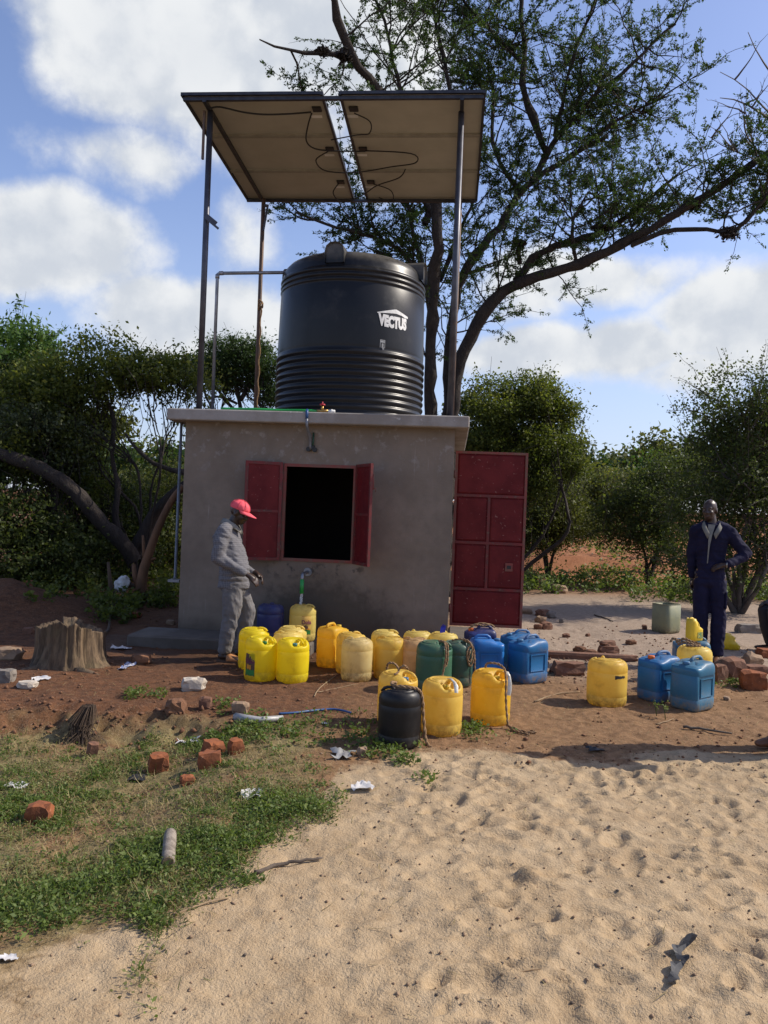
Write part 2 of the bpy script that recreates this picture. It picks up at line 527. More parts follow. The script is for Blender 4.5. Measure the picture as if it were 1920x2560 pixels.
sillm = t.math('MULTIPLY', t.math('MULTIPLY', t.smooth(s3[2], .70, .90), t.smooth(s3[2], .985, .93)),
               t.math('MULTIPLY', t.smooth(n2, .5, .62), t.math('MULTIPLY', t.smooth(s3[0], .95, 1.15), t.smooth(s3[0], 2.3, 2.1))))
wetm = t.math('MAXIMUM', t.math('MAXIMUM', wetm, t.math('MULTIPLY', foot, .7)), sillm)
col = t.mix(t.math('MULTIPLY', wetm, .88), col, (.036, .028, .02))
t.put(b.inputs['Base Color'], col)
t.put(b.inputs['Roughness'], t.math('SUBTRACT', .92, t.math('MULTIPLY', wetm, .35)))
bump(t, b, t.math('ADD', n2, t.math('MULTIPLY', n3, .5)), .35, .012)
mat('slab_concrete', (.33, .30, .27), (.24, .21, .18), 3, .9, .35, 22, .008, c3=(.42, .40, .37), c3scale=14)
mat('step_concrete', (.12, .10, .082), (.085, .07, .056), 4, .85, .35, 22, .008)
mat('painted_room_shade', (.030, .026, .023), None, 3, .9)  # near-black colour stands in for the shade inside the room
mat('red_paint', (.14, .0095, .011), (.098, .0075, .009), 3.5, .52, .12, 40, .002, c3=(.26, .12, .10), c3scale=26, c3lo=.63, c3hi=.72, rough2=.68, spec=.25)
mat('red_frame', (.17, .012, .012), (.09, .02, .017), 9, .6, .2, 60, .002, c3=(.13, .07, .045), c3scale=18, c3lo=.58, c3hi=.7)
mat('rusty_frame', (.16, .085, .06), (.22, .05, .04), 10, .75, .2, 60, .002)
mat('black_plastic', (.012, .012, .013), None, 5, .5)
mat('blue_hose', (.012, .06, .19), (.018, .08, .22), 5, .45)
mat('green_hose', (.02, .32, .06), (.015, .24, .05), 5, .4)
mat('dark_green_sleeve', (.012, .06, .03), None, 5, .5)
mat('brass', (.42, .26, .08), (.3, .18, .06), 20, .35, metal=.9)
mat('red_handle', (.45, .01, .03), None, 5, .45)
mat('white_plastic', (.72, .72, .70), (.6, .6, .58), 5, .5)
mat('grey_pipe', (.22, .23, .25), (.16, .165, .18), 6, .5, metal=.4)
mat('galvanised', (.30, .31, .34), (.20, .21, .23), 7, .45, metal=.7)

HO = Vector((-2.409, 9.33, 0.0)); HR = R(-5.0)
HL, HD = 3.21, 3.05
HM = Matrix.Translation(HO) @ Matrix.Rotation(HR, 4, 'Z')
def hw(x, y, z):
    return HM @ Vector((x, y, z))
house = empty('pump_house', HO, HR, 'small grey cement pump house with red shutters and open red door', 'building')
WX0, WX1, WZ0, WZ1 = 1.21, 2.08, .98, 2.13
ZT = 2.59
mb = MB(); T = .15
mb.box((0, 0, -.2), (WX0, T, ZT)); mb.box((WX1, 0, -.2), (HL, T, ZT))
mb.box((WX0, 0, -.2), (WX1, T, WZ0)); mb.box((WX0, 0, WZ1), (WX1, T, ZT))
mb.box((0, T, -.2), (T, HD, ZT)); mb.box((T, HD - T, -.2), (HL - T, HD, ZT))
DY0, DY1, DZ0, DZ1 = .62, 1.50, .25, 2.38
mb.box((HL - T, T, -.2), (HL, DY0, ZT)); mb.box((HL - T, DY1, -.2), (HL, HD, ZT))
mb.box((HL - T, DY0, DZ1), (HL, DY1, ZT)); mb.box((HL - T, DY0, -.2), (HL, DY1, DZ0))
mb.build('wall', 'render_wall', house)
# near-black sheets added inside so the window opening reads as deep shade
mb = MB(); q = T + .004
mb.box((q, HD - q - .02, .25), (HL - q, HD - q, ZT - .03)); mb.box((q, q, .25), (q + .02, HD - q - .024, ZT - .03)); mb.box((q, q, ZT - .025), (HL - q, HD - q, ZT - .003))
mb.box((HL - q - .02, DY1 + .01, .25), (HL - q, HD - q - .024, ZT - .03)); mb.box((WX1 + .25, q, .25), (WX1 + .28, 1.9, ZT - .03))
mb.build('added_dark_lining', 'painted_room_shade', house)
MB().box((T, T, 0.05), (HL - T, HD - T, .24)).build('floor', 'slab_concrete', house)
MB().box((-.17, -.185, ZT), (HL + .16, HD + .18, ZT + .135), ch=.012).build('roof_slab', 'slab_concrete', house)
# apron step where the cans are filled
MB().box((-.37, -.62, -.15), (1.72, -.003, .118), ch=.02).build('apron_step', 'step_concrete', house)
MB().box((HL + .003, .45, -.15), (HL + .55, 1.65, .075), ch=.03).build('threshold', 'step_concrete', house)
# window frame of angle iron
mb = MB()
fw = .035
mb.box((WX0, -.012, WZ0), (WX0 + fw, .03, WZ1)); mb.box((WX1 - fw, -.012, WZ0), (WX1, .03, WZ1))
mb.box((WX0 + fw, -.012, WZ1 - fw), (WX1 - fw, .03, WZ1)); mb.box((WX0 + fw, -.012, WZ0), (WX1 - fw, .03, WZ0 + fw))
mb.build('window_frame', 'rusty_frame', house)
def shutter(hx, ang, side):
    """leaf of sheet steel on an angle-iron frame; the leaf runs along local x from the hinge"""
    wd, z0, z1 = .435, WZ0 + .0, WZ1 + .01
    M = Matrix.Translation((hx, -.03, 0)) @ Matrix.Rotation(ang, 4, 'Z')
    sh = empty('shutter'); sh.parent = house; sh.matrix_local = M
    e = .035
    f = MB()
    f.box((0, -.016, z0), (e, .016, z1)); f.box((wd - e, -.016, z0), (wd, .016, z1))
    f.box((e, -.016, z0), (wd - e, .016, z0 + e)); f.box((e, -.016, z1 - e), (wd - e, .016, z1))
    f.box((e, -.012, (z0 + z1) / 2 - .014), (wd - e, .012, (z0 + z1) / 2 + .014))
    f.build('shutter_frame', 'red_frame', sh)
    zm = (z0 + z1) / 2
    MB().box((e, -.003, z0 + e), (wd - e, .003, zm - .014)).build('panel', 'red_paint', sh)
    MB().box((e, -.003, zm + .014), (wd - e, .003, z1 - e)).build('panel', 'red_paint', sh)
    for zz in (z0 + .15, z1 - .18):
        MB().tube([(0, 0, zz - .04), (0, 0, zz + .04)], .013, 8).build('hinge', 'rusty_frame', sh)
    MB().tube([(wd - .02, side * .03, zm + .28), (wd - .02, side * .03, zm + .46)], .008, 6).tube([(wd - .02, side * .03, zm + .3), (wd - .02, side * .06, zm + .3), (wd - .02, side * .06, zm + .26)], .006, 6).build('bolt', 'rusty_frame', sh)
shutter(WX0 - .005, R(180 + 20), -1)
shutter(WX1 + .005, R(-60), 1)
# door leaf, swung right round to face front
dr = empty('door'); dr.parent = house
dr.matrix_local = Matrix.Translation((HL + .02, DY0 - .02, 0)) @ Matrix.Rotation(R(1.0), 4, 'Z')
dwid, dz0, dz1 = .885, .235, 2.39
rows = [dz0, dz0 + .46, dz0 + 1.03, dz0 + 1.61, dz1]
e = .03; midx = dwid * .485
f = MB()
f.box((0, -.02, dz0), (e, .02, dz1)); f.box((dwid - e, -.02, dz0), (dwid, .02, dz1))
f.box((e, -.02, dz0), (dwid - e, .02, dz0 + e)); f.box((e, -.02, dz1 - e), (dwid - e, .02, dz1))
f.build('door_frame', 'rusty_frame', dr)
f = MB()
for zz in rows[1:-1]: f.box((e, -.022, zz - .016), (dwid - e, .018, zz + .016))
f.box((midx - .016, -.018, rows[1] + .016), (midx + .016, .016, rows[2] - .016)); f.box((midx - .016, -.018, rows[2] + .016), (midx + .016, .016, rows[3] - .016))
f.build('cross_bar', 'red_frame', dr)
def dpanel(x0, x1, z0, z1):
    p = MB()
    p.box((x0, -.002, z0), (x1, .004, z1))
    s_ = .025
    p.add([(x0 + s_, -.012, z0 + s_), (x1 - s_, -.012, z0 + s_), (x1 - s_, -.012, z1 - s_), (x0 + s_, -.012, z1 - s_), (x0 + .004, -.0025, z0 + .004), (x1 - .004, -.0025, z0 + .004), (x1 - .004, -.0025, z1 - .004), (x0 + .004, -.0025, z1 - .004)],
          [(0, 1, 2, 3), (4, 5, 1, 0), (5, 6, 2, 1), (6, 7, 3, 2), (7, 4, 0, 3)])
    return p.build('panel', 'red_paint', dr)
g_ = .016
dpanel(e, dwid - e, dz0 + e, rows[1] - g_); dpanel(e, dwid - e, rows[3] + g_, dz1 - e)
for i in (1, 2):
    dpanel(e, midx - g_, rows[i] + g_, rows[i + 1] - g_)
    dpanel(midx + g_, dwid - e, rows[i] + g_, rows[i + 1] - g_)
MB().box((.655, -.03, .93), (.745, -.013, 1.03)).build('lock_plate', 'rusty_frame', dr)
MB().box((.675, -.034, .96), (.725, -.031, 1.0)).build('lock_hole', 'black_plastic', dr)
for zz in (.45, 2.1): MB().tube([(-.005, -.02, zz - .05), (-.005, -.02, zz + .05)], .014, 8).build('hinge', 'rusty_frame', dr)
# conduits through the wall under the slab
for (cx, cz) in ((1.545, 2.335), (1.50, 2.36 - .055), (1.575, 2.30)):
    MB().tube([(cx, .02, cz), (cx, -.035, cz)], .028, 14).build('conduit_end', 'black_plastic', house)
MB().tube([(1.495, -.17, 2.745), (1.50, -.205, 2.72), (1.502, -.206, 2.64)], .017, 10).build('blue_hose', 'blue_hose', house)
MB().tube([(1.502, -.206, 2.65), (1.505, -.20, 2.56), (1.51, -.16, 2.51), (1.52, -.05, 2.45), (1.52, -.035, 2.34), (1.53, -.02, 2.30)], .0165, 10).build('feed_pipe', 'grey_pipe', house)
MB().tube([(1.555, -.03, 2.50), (1.555, -.032, 2.40), (1.55, -.034, 2.35)], .011, 8).build('wire_sleeve', 'dark_green_sleeve', house)
# filling spout
MB().tube([(1.545, .01, .86), (1.545, -.30, .86), (1.545, -.33, .85), (1.545, -.34, .82), (1.545, -.34, .78)], .019, 10).tube([(1.545, -.005, .86), (1.545, -.02, .86)], .05, 12).build('spout_pipe', 'galvanised', house)
MB().tube([(1.545, -.34, .80), (1.545, -.342, .64)], .023, 10).build('spout_hose', 'green_hose', house)
# earth conduit down the left side
mb = MB()
mb.tube([(-.09, .10, ZT), (-.095, .10, .72), (-.09, .06, .70)], .018, 8); mb.box((-.16, .03, .66), (-.02, .16, .69))
mb.build('drain_pipe', 'grey_pipe', house)

# ================================================================== WATER TANK
m, t, b = new_mat('tank_plastic')
co = t.coord('Object'); s3 = t.sep(co)
n1 = t.noise(co, 3, 6, .65); n2 = t.noise(co, 22, 5, .65)
dust = t.math('MULTIPLY', t.smooth(n1, .5, .8), t.smooth(s3[2], .7, 2.0, .10, .55))
col = t.mix(dust, (.009, .0095, .0115), (.075, .076, .078))
top = t.math('MULTIPLY', t.smooth(s3[2], 1.98, 2.12), t.smooth(n1, .3, .6))
col = t.mix(t.math('MULTIPLY', top, .75), col, (.135, .125, .11))
t.put(b.inputs['Base Color'], col)
t.put(b.inputs['Roughness'], t.math('ADD', .34, t.math('MULTIPLY', dust, .5)))
b.inputs['Specular IOR Level'].default_value = .28
bump(t, b, n2, .06, .004)
tank = empty('water_tank', hw(1.75, 1.50, ZT + .136), HR, 'large black ribbed plastic water tank standing on the pump house roof', 'water tank')
RT = 1.0
prof = [(0, 0.0), (RT * .96, 0.0), (RT * .985, .02)]
z = .05
for k in range(10):
    prof += [(RT * .985, z), (RT * .998, z + .012), (RT * 1.008, z + .03), (RT * 1.008, z + .045), (RT * .998, z + .062), (RT * .985, z + .075)]
    z += .086
prof += [(RT * .99, z + .02), (RT * .993, z + .05), (RT * .985, 1.35), (RT * .975, 1.72)]
z = 1.735
for k in range(3):
    prof += [(RT * .968, z), (RT * .98, z + .012), (RT * .985, z + .028), (RT * .98, z + .044), (RT * .965, z + .056)]
    z += .066
prof += [(RT * .955, 1.95), (RT * .95, 2.0), (RT * .925, 2.06), (RT * .88, 2.11), (RT * .82, 2.145), (RT * .74, 2.17), (RT * .5, 2.22), (RT * .27, 2.26), (RT * .26, 2.30), (RT * .24, 2.33), (0, 2.35)]
MB().lathe(prof, 96).build('tank_body', 'tank_plastic', tank)
for k, an in enumerate((R(-97), R(-10), R(78), R(-190))):
    L = MB()
    # moulded lifting lug: a thick rounded fin on the shoulder
    pr = [(-.125, 1.96), (-.125, 2.09), (-.108, 2.165), (-.062, 2.205), (0, 2.215), (.062, 2.205), (.108, 2.165), (.125, 2.09), (.125, 1.96)]
    vs = []; fs = []
    rings = [(.97, .86), (1.0, .96), (1.0, 1.0), (.70, .98), (.66, .85)]
    for (rad, sc) in rings:
        for (x_, z_) in pr: vs.append((rad, x_ * sc, 1.96 + (z_ - 1.96) * (sc * .5 + .5)))
    n_ = len(pr)
    for i in range(len(rings) - 1):
        for j in range(n_ - 1): fs.append((i * n_ + j, i * n_ + j + 1, (i + 1) * n_ + j + 1, (i + 1) * n_ + j))
    fs.append(tuple(range(n_))[::-1]); fs.append(tuple(range((len(rings) - 1) * n_, len(rings) * n_)))
    o_ = L.add(vs, fs, 0, False).build('lifting_lug', 'tank_plastic', tank); o_.rotation_euler = (0, 0, an)
# printed lettering, wrapped on the shell
mat('print_white', (.78, .78, .76), (.60, .60, .58), 12, .6, 0)
mat('print_grey', (.33, .34, .34), None, 12, .6, 0)
def text_mesh(body, size=1.0, bold=.0):
    cu = bpy.data.curves.new('lettering', 'FONT'); cu.body = body; cu.size = size; cu.offset = bold; cu.align_x = 'CENTER'; cu.resolution_u = 3
    ob = bpy.data.objects.new('lettering', cu); COL.objects.link(ob)
    bpy.context.view_layer.update()
    me = bpy.data.meshes.new_from_object(ob.evaluated_get(bpy.context.evaluated_depsgraph_get()))
    COL.objects.unlink(ob); bpy.data.objects.remove(ob); bpy.data.curves.remove(cu)
    bm = bmesh.new(); bm.from_mesh(me)
    bmesh.ops.subdivide_edges(bm, edges=[e_ for e_ in bm.edges if e_.calc_length() > .12 * size], cuts=2)
    bmesh.ops.triangulate(bm, faces=bm.faces[:])
    vs = [tuple(v.co) for v in bm.verts]; fs = [tuple(v.index for v in f.verts) for f in bm.faces]
    bm.free(); bpy.data.meshes.remove(me)
    return vs, fs
def wrap(vs, radf, a0, z0):
    out_ = []
    for (x, y, _z) in vs:
        z_ = z0 + y; r_ = radf(z_); a = a0 + x / r_
        out_.append((r_ * math.cos(a), r_ * math.sin(a), z_))
    return out_
def tank_r(z): return float(np.interp(z, [p[1] for p in prof[2:-8]], [p[0] for p in prof[2:-8]])) + .004
vs, fs = text_mesh('VECTUS', .165, .012)
xs = [v[0] for v in vs]; xm = max(abs(min(xs)), abs(max(xs)))
vs = [((v[0]) * .225 / xm, v[1] * (1.12 - .25 * abs(v[0]) / xm * 0) - .015 * math.cos(v[0] / xm * 1.4), 0) for v in vs]
LA = R(-90 + 40)
lg = MB(); lg.add(wrap(vs, tank_r, LA, 1.225), fs)
roofv = []; rf = []
nn = 14
for i in range(nn + 1):
    x = -.24 + .48 * i / nn
    pk = 1 - abs(x - .03) / .27 if x > .03 else 1 - abs(x - .03) / .27
    top_ = .145 + .075 * max(pk, 0); bot = .135 + .03 * max(pk, 0) * (1 if x < .16 else .4)
    roofv += [(x, top_, 0), (x, min(bot, top_ - .006), 0)]
for i in range(nn): rf.append((2 * i, 2 * i + 1, 2 * i + 3, 2 * i + 2))
lg.add(wrap(roofv, tank_r, LA, 1.225), rf)
lg.build('logo_lettering', 'print_white', tank)
lb = MB()
def quad_on(x0, x1, y0, y1, a0=LA + R(-9), z0=.93):
    v_ = [(x0, y0, 0), (x1, y0, 0), (x1, y1, 0), (x0, y1, 0)]
    lb.add(wrap(v_, tank_r, a0, z0), [(0, 1, 2, 3)])
quad_on(-.035, .035, .09, .1); quad_on(-.035, -.028, .0, .09); quad_on(.028, .035, .0, .09); quad_on(-.03, .03, .065, .085); quad_on(-.012, .014, .0, .055); quad_on(.0, .025, -.02, .01)
lb.build('rating_mark', 'print_grey', tank)

# ================================================================== SOLAR RACK
mat('panel_frame', (.055, .058, .068), (.035, .036, .045), 12, .45, metal=.5)
mat('frame_pale', (.30, .285, .235), None, 6, .6, 0)
mat('backsheet', (.40, .385, .32), (.36, .345, .285), 2.5, .6, .05, 300, .001)
mat('cell_glass', (.008, .012, .035), None, 5, .12)
mat('post_steel', (.085, .088, .105), (.055, .055, .07), 6, .45, .1, 40, .002, metal=.55, c3=(.13, .075, .05), c3scale=5, c3lo=.6, c3hi=.75)
mat('rusty_steel', (.16, .10, .075), (.10, .075, .065), 6, .7, .15, 40, .002, metal=.2)
mat('cable', (.012, .012, .012), None, 5, .6, 0)
rack = empty('solar_panel_rack', hw(0, 0, ZT + .136), HR, 'tall steel rack holding solar panels over the water tank', 'solar panels')
ZR = ZT + .136
PX = [(-.12, 1.555), (1.735, 3.41)]; PY = [-.27 + .99 * k for k in range(4)]
def pz(y): return 6.35 - ZR - .014 * (y + .27)
for (px_, py_, top_) in ((.155, .0, 0), (3.14, .05, 0), (.19, 2.5, 0), (3.15, 2.5, 0)):
    zt = pz(py_) - .045
    p_ = MB().tube([(px_, py_, 0), (px_, py_, zt)], .036 if py_ < 1 else .032, 12)
    p_.box((px_ - .08, py_ - .08, 0.0), (px_ + .08, py_ + .08, .012))
    p_.build('post', 'post_steel' if py_ < 1 else 'rusty_steel', rack)
for bx_ in (.155, 3.145):
    MB().box((bx_ - .022, -.24, -.043), (bx_ + .022, 2.68, -.001), M=Matrix.Translation((0, 0, pz(1.2))) @ Matrix.Rotation(math.atan(-.014), 4, 'X')).build('beam', 'panel_frame', rack)
for by_ in (-.22, 2.62):
    MB().box((-.1, by_ - .02, pz(by_) - .04), (3.39, by_ + .02, pz(by_) - .002)).build('cross_beam', 'panel_frame', rack)
JB = []
for ci, (x0, x1) in enumerate(PX):
    for k in range(3):
        y0, y1 = PY[k] + .004, PY[k + 1] - .004
        p = empty('solar_panel'); p.parent = rack
        p.matrix_local = Matrix.Translation((0, 0, pz((y0 + y1) / 2))) @ Matrix.Translation((0, (y0 + y1) / 2, 0)) @ Matrix.Rotation(math.atan(-.014), 4, 'X') @ Matrix.Translation((0, -(y0 + y1) / 2, 0))
        fr = MB(); q = .03
        fr.box((x0, y0, 0), (x0 + q, y1, .04)); fr.box((x1 - q, y0, 0), (x1, y1, .04)); fr.box((x0 + q, y0, .006), (x1 - q, y0 + q, .04), 0 if k == 0 else 1); fr.box((x0 + q, y1 - q, .006), (x1 - q, y1, .04), 0 if k == 2 else 1)
        fr.build('frame', ['panel_frame', 'frame_pale'], p)
        MB().box((x0 + q, y0 + q, .030), (x1 - q, y1 - q, .034)).build('back_sheet', 'backsheet', p)
        MB().box((x0 + q, y0 + q, .0355), (x1 - q, y1 - q, .039)).build('cell_face', 'cell_glass', p)
        jx = (x1 - .13) if ci == 0 else (x0 + .13); jy = y0 + .35
        MB().box((jx - .055, jy - .05, .005), (jx + .055, jy + .05, .0295), ch=.006).build('junction_box', 'black_plastic', p)
        MB().box((jx - (.10 if ci == 0 else .10), jy + .16, .0275), (jx + .03, jy + .22, .0297)).build('data_label', 'white_plastic', p)
        JB.append((jx, jy, pz(jy) + .0))
def cable(pts, r=.007, name='cable'):
    P = [Vector(p) for p in pts]; out_ = []
    for i in range(len(P) - 1):
        for s_ in range(5):
            t_ = s_ / 5; p0 = P[max(i - 1, 0)]; p1 = P[i]; p2 = P[i + 1]; p3 = P[min(i + 2, len(P) - 1)]
            out_.append(.5 * ((2 * p1) + (p2 - p0) * t_ + (2 * p0 - 5 * p1 + 4 * p2 - p3) * t_ ** 2 + (3 * p1 - p0 - 3 * p2 + p3) * t_ ** 3))
    out_.append(P[-1])
    return MB().tube(out_, r, 5).build(name, 'cable', rack)
zc = pz(1.0)
cable([(1.36, .07, zc - .01), (1.1, .03, zc - .05), (.8, .0, zc - .07), (.55, -.02, zc - .05), (.3, -.1, zc - .03), (.17, -.1, zc - .05)], .011)
cable([(1.36, .1, zc - .01), (1.28, .3, zc - .06), (1.2, .62, zc - .09), (1.27, .85, zc - .08), (1.5, .98, zc - .05), (1.9, 1.06, zc - .02)], .010)
cable([(1.40, 1.08, zc - .01), (1.22, 1.2, zc - .07), (1.3, 1.5, zc - .08), (1.7, 1.62, zc - .05), (2.2, 1.45, zc - .05), (2.55, 1.3, zc - .06), (2.5, 1.08, zc - .04), (1.9, 1.06, zc - .01)], .009)
cable([(1.40, 2.07, zc - .01), (1.3, 2.2, zc - .10), (1.4, 2.45, zc - .13), (1.7, 2.4, zc - .05), (1.95, 2.1, zc - .03), (2.3, 1.7, zc - .09), (2.4, 1.5, zc - .06)], .009)
cable([(1.87, .1, zc - .01), (2.05, .2, zc - .06), (2.02, .45, zc - .08), (1.86, .55, zc - .05), (1.5, .7, zc - .04)], .008)
cable([(1.9, 2.07, zc - .02), (2.15, 2.15, zc - .08), (2.15, 2.45, zc - .12), (1.95, 2.4, zc - .08)], .008)
# odd offcuts welded to the posts
M_ = Matrix.Translation((.155, -.04, 5.03 - ZR)) @ Matrix.Rotation(R(38), 4, 'Y')
MB().box((0, -.02, -.025), (.22, .004, .0), M=M_).box((0, -.02, .0), (.17, -.014, .04), M=M_).build('bracket', 'post_steel', rack)
M_ = Matrix.Translation((.22, 2.47, 6.15 - ZR)) @ Matrix.Rotation(R(8), 4, 'Y')
MB().box((0, -.02, -.02), (.06, .004, .02), M=M_).box((.035, -.02, -.38), (.06, .004, -.02), M=M_).build('bracket', 'post_steel', rack)
M_ = Matrix.Translation((.10, -.02, 0)); MB().box((-.025, -.015, 5.72 - ZR), (.0, .015, pz(0) - .05), M=M_).build('bracket', 'rusty_steel', rack)

# rising main into the tank
pipe = tag(MB().tube([hw(.03, .90, ZR), hw(.03, .90, 4.60), hw(.035, .90, 4.63), hw(.06, .905, 4.645), hw(.80, 1.22, 4.76), hw(.90, 1.26, 4.775)], .022, 10)
           .tube([hw(.03, .90, 4.575), hw(.03, .90, 4.625)], .028, 10).tube([hw(.05, .90, 4.643), hw(.10, .922, 4.652)], .028, 10).build('water_pipe', 'galvanised'),
           'thin steel pipe rising from the roof and bending into the tank', 'pipe')
# hose and valve lying on the slab edge
hs = []
for i in range(15):
    x = .45 + i * .082; hs.append(hw(x, -.10 + .02 * math.sin(i * .9), ZR + .018))
tag(MB().tube(hs, .017, 8).build('garden_hose', 'green_hose'), 'bright green hose lying along the roof slab edge', 'hose')
vl = empty('gate_valve', hw(1.66, -.10, ZR), HR, 'brass gate valve with red wheel on the roof edge', 'valve')
MB().tube([(-.06, 0, .02), (.07, 0, .02)], .02, 10).tube([(0, 0, .02), (0, 0, .085)], .016, 10).build('valve_body', 'brass', vl)
MB().lathe([(.0, .09), (.032, .088), (.035, .095), (.03, .104), (0, .1)], 12).tube([(0, 0, .08), (0, 0, .13)], .007, 6).build('hand_wheel', 'red_handle', vl)
MB().tube([(.07, 0, .02), (.15, 0, .02)], .019, 10).tube([(.10, 0, .02), (.12, 0, .02)], .025, 8).build('fitting', 'white_plastic', vl)
# rope left hanging on the back post
mat('rope', (.20, .115, .055), (.30, .19, .10), 30, .95, .6, 120, .004)
rp = []
for i in range(26):
    rp.append(hw(.19 + .035 + .012 * math.sin(i * 1.3), 2.46, 4.62 - i * .062))
rk = MB().tube(rp, .011, 6)
for k in range(3):
    ring = [hw(.20 + .035 * math.cos(a) + .02, 2.44 + .05 * math.sin(a), 4.62 + .02 * k + .05 * math.cos(a + k)) for a in np.linspace(0, 6.28, 14)]
    rk.tube(ring, .010, 6)
tag(rk.build('hanging_rope', 'rope'), 'brown rope knotted on the rear post and hanging down', 'rope')
# running water
m, t, b = new_mat('water'); b.inputs['Base Color'].default_value = (.95, .97, .98, 1); b.inputs['Roughness'].default_value = .08
b.inputs['Transmission Weight'].default_value = .75; b.inputs['IOR'].default_value = 1.33
st = [hw(1.545 + .004 * math.sin(k * 2.1), -.342 - .004 * k, .645 - k * .022) for k in range(11)]
tag(MB().tube(st, [.012 + .005 * abs(math.sin(k * 1.7)) for k in range(11)], 8).build('water_stream', 'water'), 'clear water jet falling from the spout into a can', 'water')

# ================================================================== JERRYCANS
def plastic(name, c1, c2, dirt=(.20, .12, .06), amount=.5, rough=.38, trans=.0):
    m, t, b = new_mat(name)
    co = t.coord('Object'); s3 = t.sep(co)
    rnd = t.node('ShaderNodeObjectInfo').outputs['Random']
    co2 = t.vmath('ADD', co, t.comb(t.math('MULTIPLY', rnd, 7.0), t.math('MULTIPLY', rnd, 3.0), 0.0))
    n1 = t.noise(co2, 6, 4, .6); n2 = t.noise(co2, 24, 4, .65)
    col = t.mix(t.smooth(n1, .3, .7), c1, c2)
    low = t.smooth(s3[2], .15, .0, 0, .95)
    high = t.smooth(s3[2], .33, .41, 0, .45)
    d = t.math('MULTIPLY', t.math('ADD', t.math('MAXIMUM', low, high), t.smooth(n1, .5, .8, 0, .35)), t.smooth(n2, .3, .65))
    d = t.math('MULTIPLY', d, amount * 1.45, clamp=True)
    col = t.mix(d, col, dirt)
    scr = t.noise(t.vmath('MULTIPLY', co2, (30, 30, 130)), 1.0, 2, .6)
    col = t.mix(t.math('MULTIPLY', t.smooth(scr, .66, .72), .25), col, tuple(min(1, c * 1.5 + .05) for c in c1))
    t.put(b.inputs['Base Color'], col)
    t.put(b.inputs['Roughness'], t.math('ADD', rough, t.math('MULTIPLY', d, .5)))
    b.inputs['Specular IOR Level'].default_value = .3
    if trans > 0:     # thin polyethylene lets sunlight through
        tr = t.node('ShaderNodeBsdfTranslucent'); t.put(tr.inputs['Color'], t.mix(1.0, col, (1.08, 1.06, 1.0), 'MULTIPLY'))
        mx = t.node('ShaderNodeMixShader'); mx.inputs[0].default_value = trans
        o = [n for n in t.n if n.type == 'OUTPUT_MATERIAL'][0]
        t.l.new(b.outputs[0], mx.inputs[1]); t.l.new(tr.outputs[0], mx.inputs[2]); t.l.new(mx.outputs[0], o.inputs[0])
    bump(t, b, n2, .10, .004)
plastic('can_bright_yellow', (.90, .76, .03), (.86, .70, .025), amount=.35, trans=.5)
plastic('can_yellow', (.88, .66, .15), (.83, .58, .11), amount=.55, trans=.5)
plastic('can_amber', (.88, .60, .07), (.83, .54, .05), amount=.4, trans=.5)
plastic('can_cream', (.84, .70, .34), (.80, .63, .27), amount=.65, trans=.5)
plastic('can_tan', (.74, .53, .27), (.68, .47, .23), amount=.9, trans=.5)
plastic('can_pale', (.89, .74, .24), (.85, .67, .18), amount=.45, trans=.5)
plastic('can_green', (.05, .13, .075), (.04, .105, .06), dirt=(.18, .13, .08), amount=.5)
plastic('can_dark_green', (.035, .085, .06), (.03, .07, .05), dirt=(.16, .12, .08), amount=.6)
plastic('can_blue', (.022, .14, .32), (.018, .115, .28), dirt=(.22, .15, .09), amount=.55)
plastic('can_bright_blue', (.016, .145, .42), (.014, .125, .37), dirt=(.2, .14, .09), amount=.3)
plastic('can_steel_blue', (.035, .15, .25), (.03, .125, .215), dirt=(.24, .19, .12), amount=.6)
plastic('can_navy', (.022, .03, .12), (.018, .025, .095), dirt=(.12, .10, .10), amount=.5)
plastic('can_black', (.007, .007, .0085), (.012, .012, .013), dirt=(.055, .045, .036), amount=.4)
plastic('can_grey_green', (.26, .26, .15), (.20, .22, .15), dirt=(.16, .13, .08), amount=.7)
for nme, c in (('cap_green', (.01, .14, .03)), ('cap_blue', (.05, .16, .30)), ('cap_yellow', (.55, .36, .02)), ('cap_orange', (.62, .13, .015)), ('cap_black', (.015, .015, .015)), ('cap_teal', (.05, .2, .22))):
    mat(nme, c, tuple(x * .75 for x in c), 20, .5, 0)
for nme, c in (('label_orange', (.72, .30, .02)), ('label_green', (.03, .22, .04)), ('label_purple', (.20, .03, .08)), ('label_white', (.7, .68, .6)), ('smear_black', (.02, .02, .02)), ('label_dark', (.10, .05, .03))):
    mat(nme, c, tuple(x * .7 for x in c), 30, .5, 0)

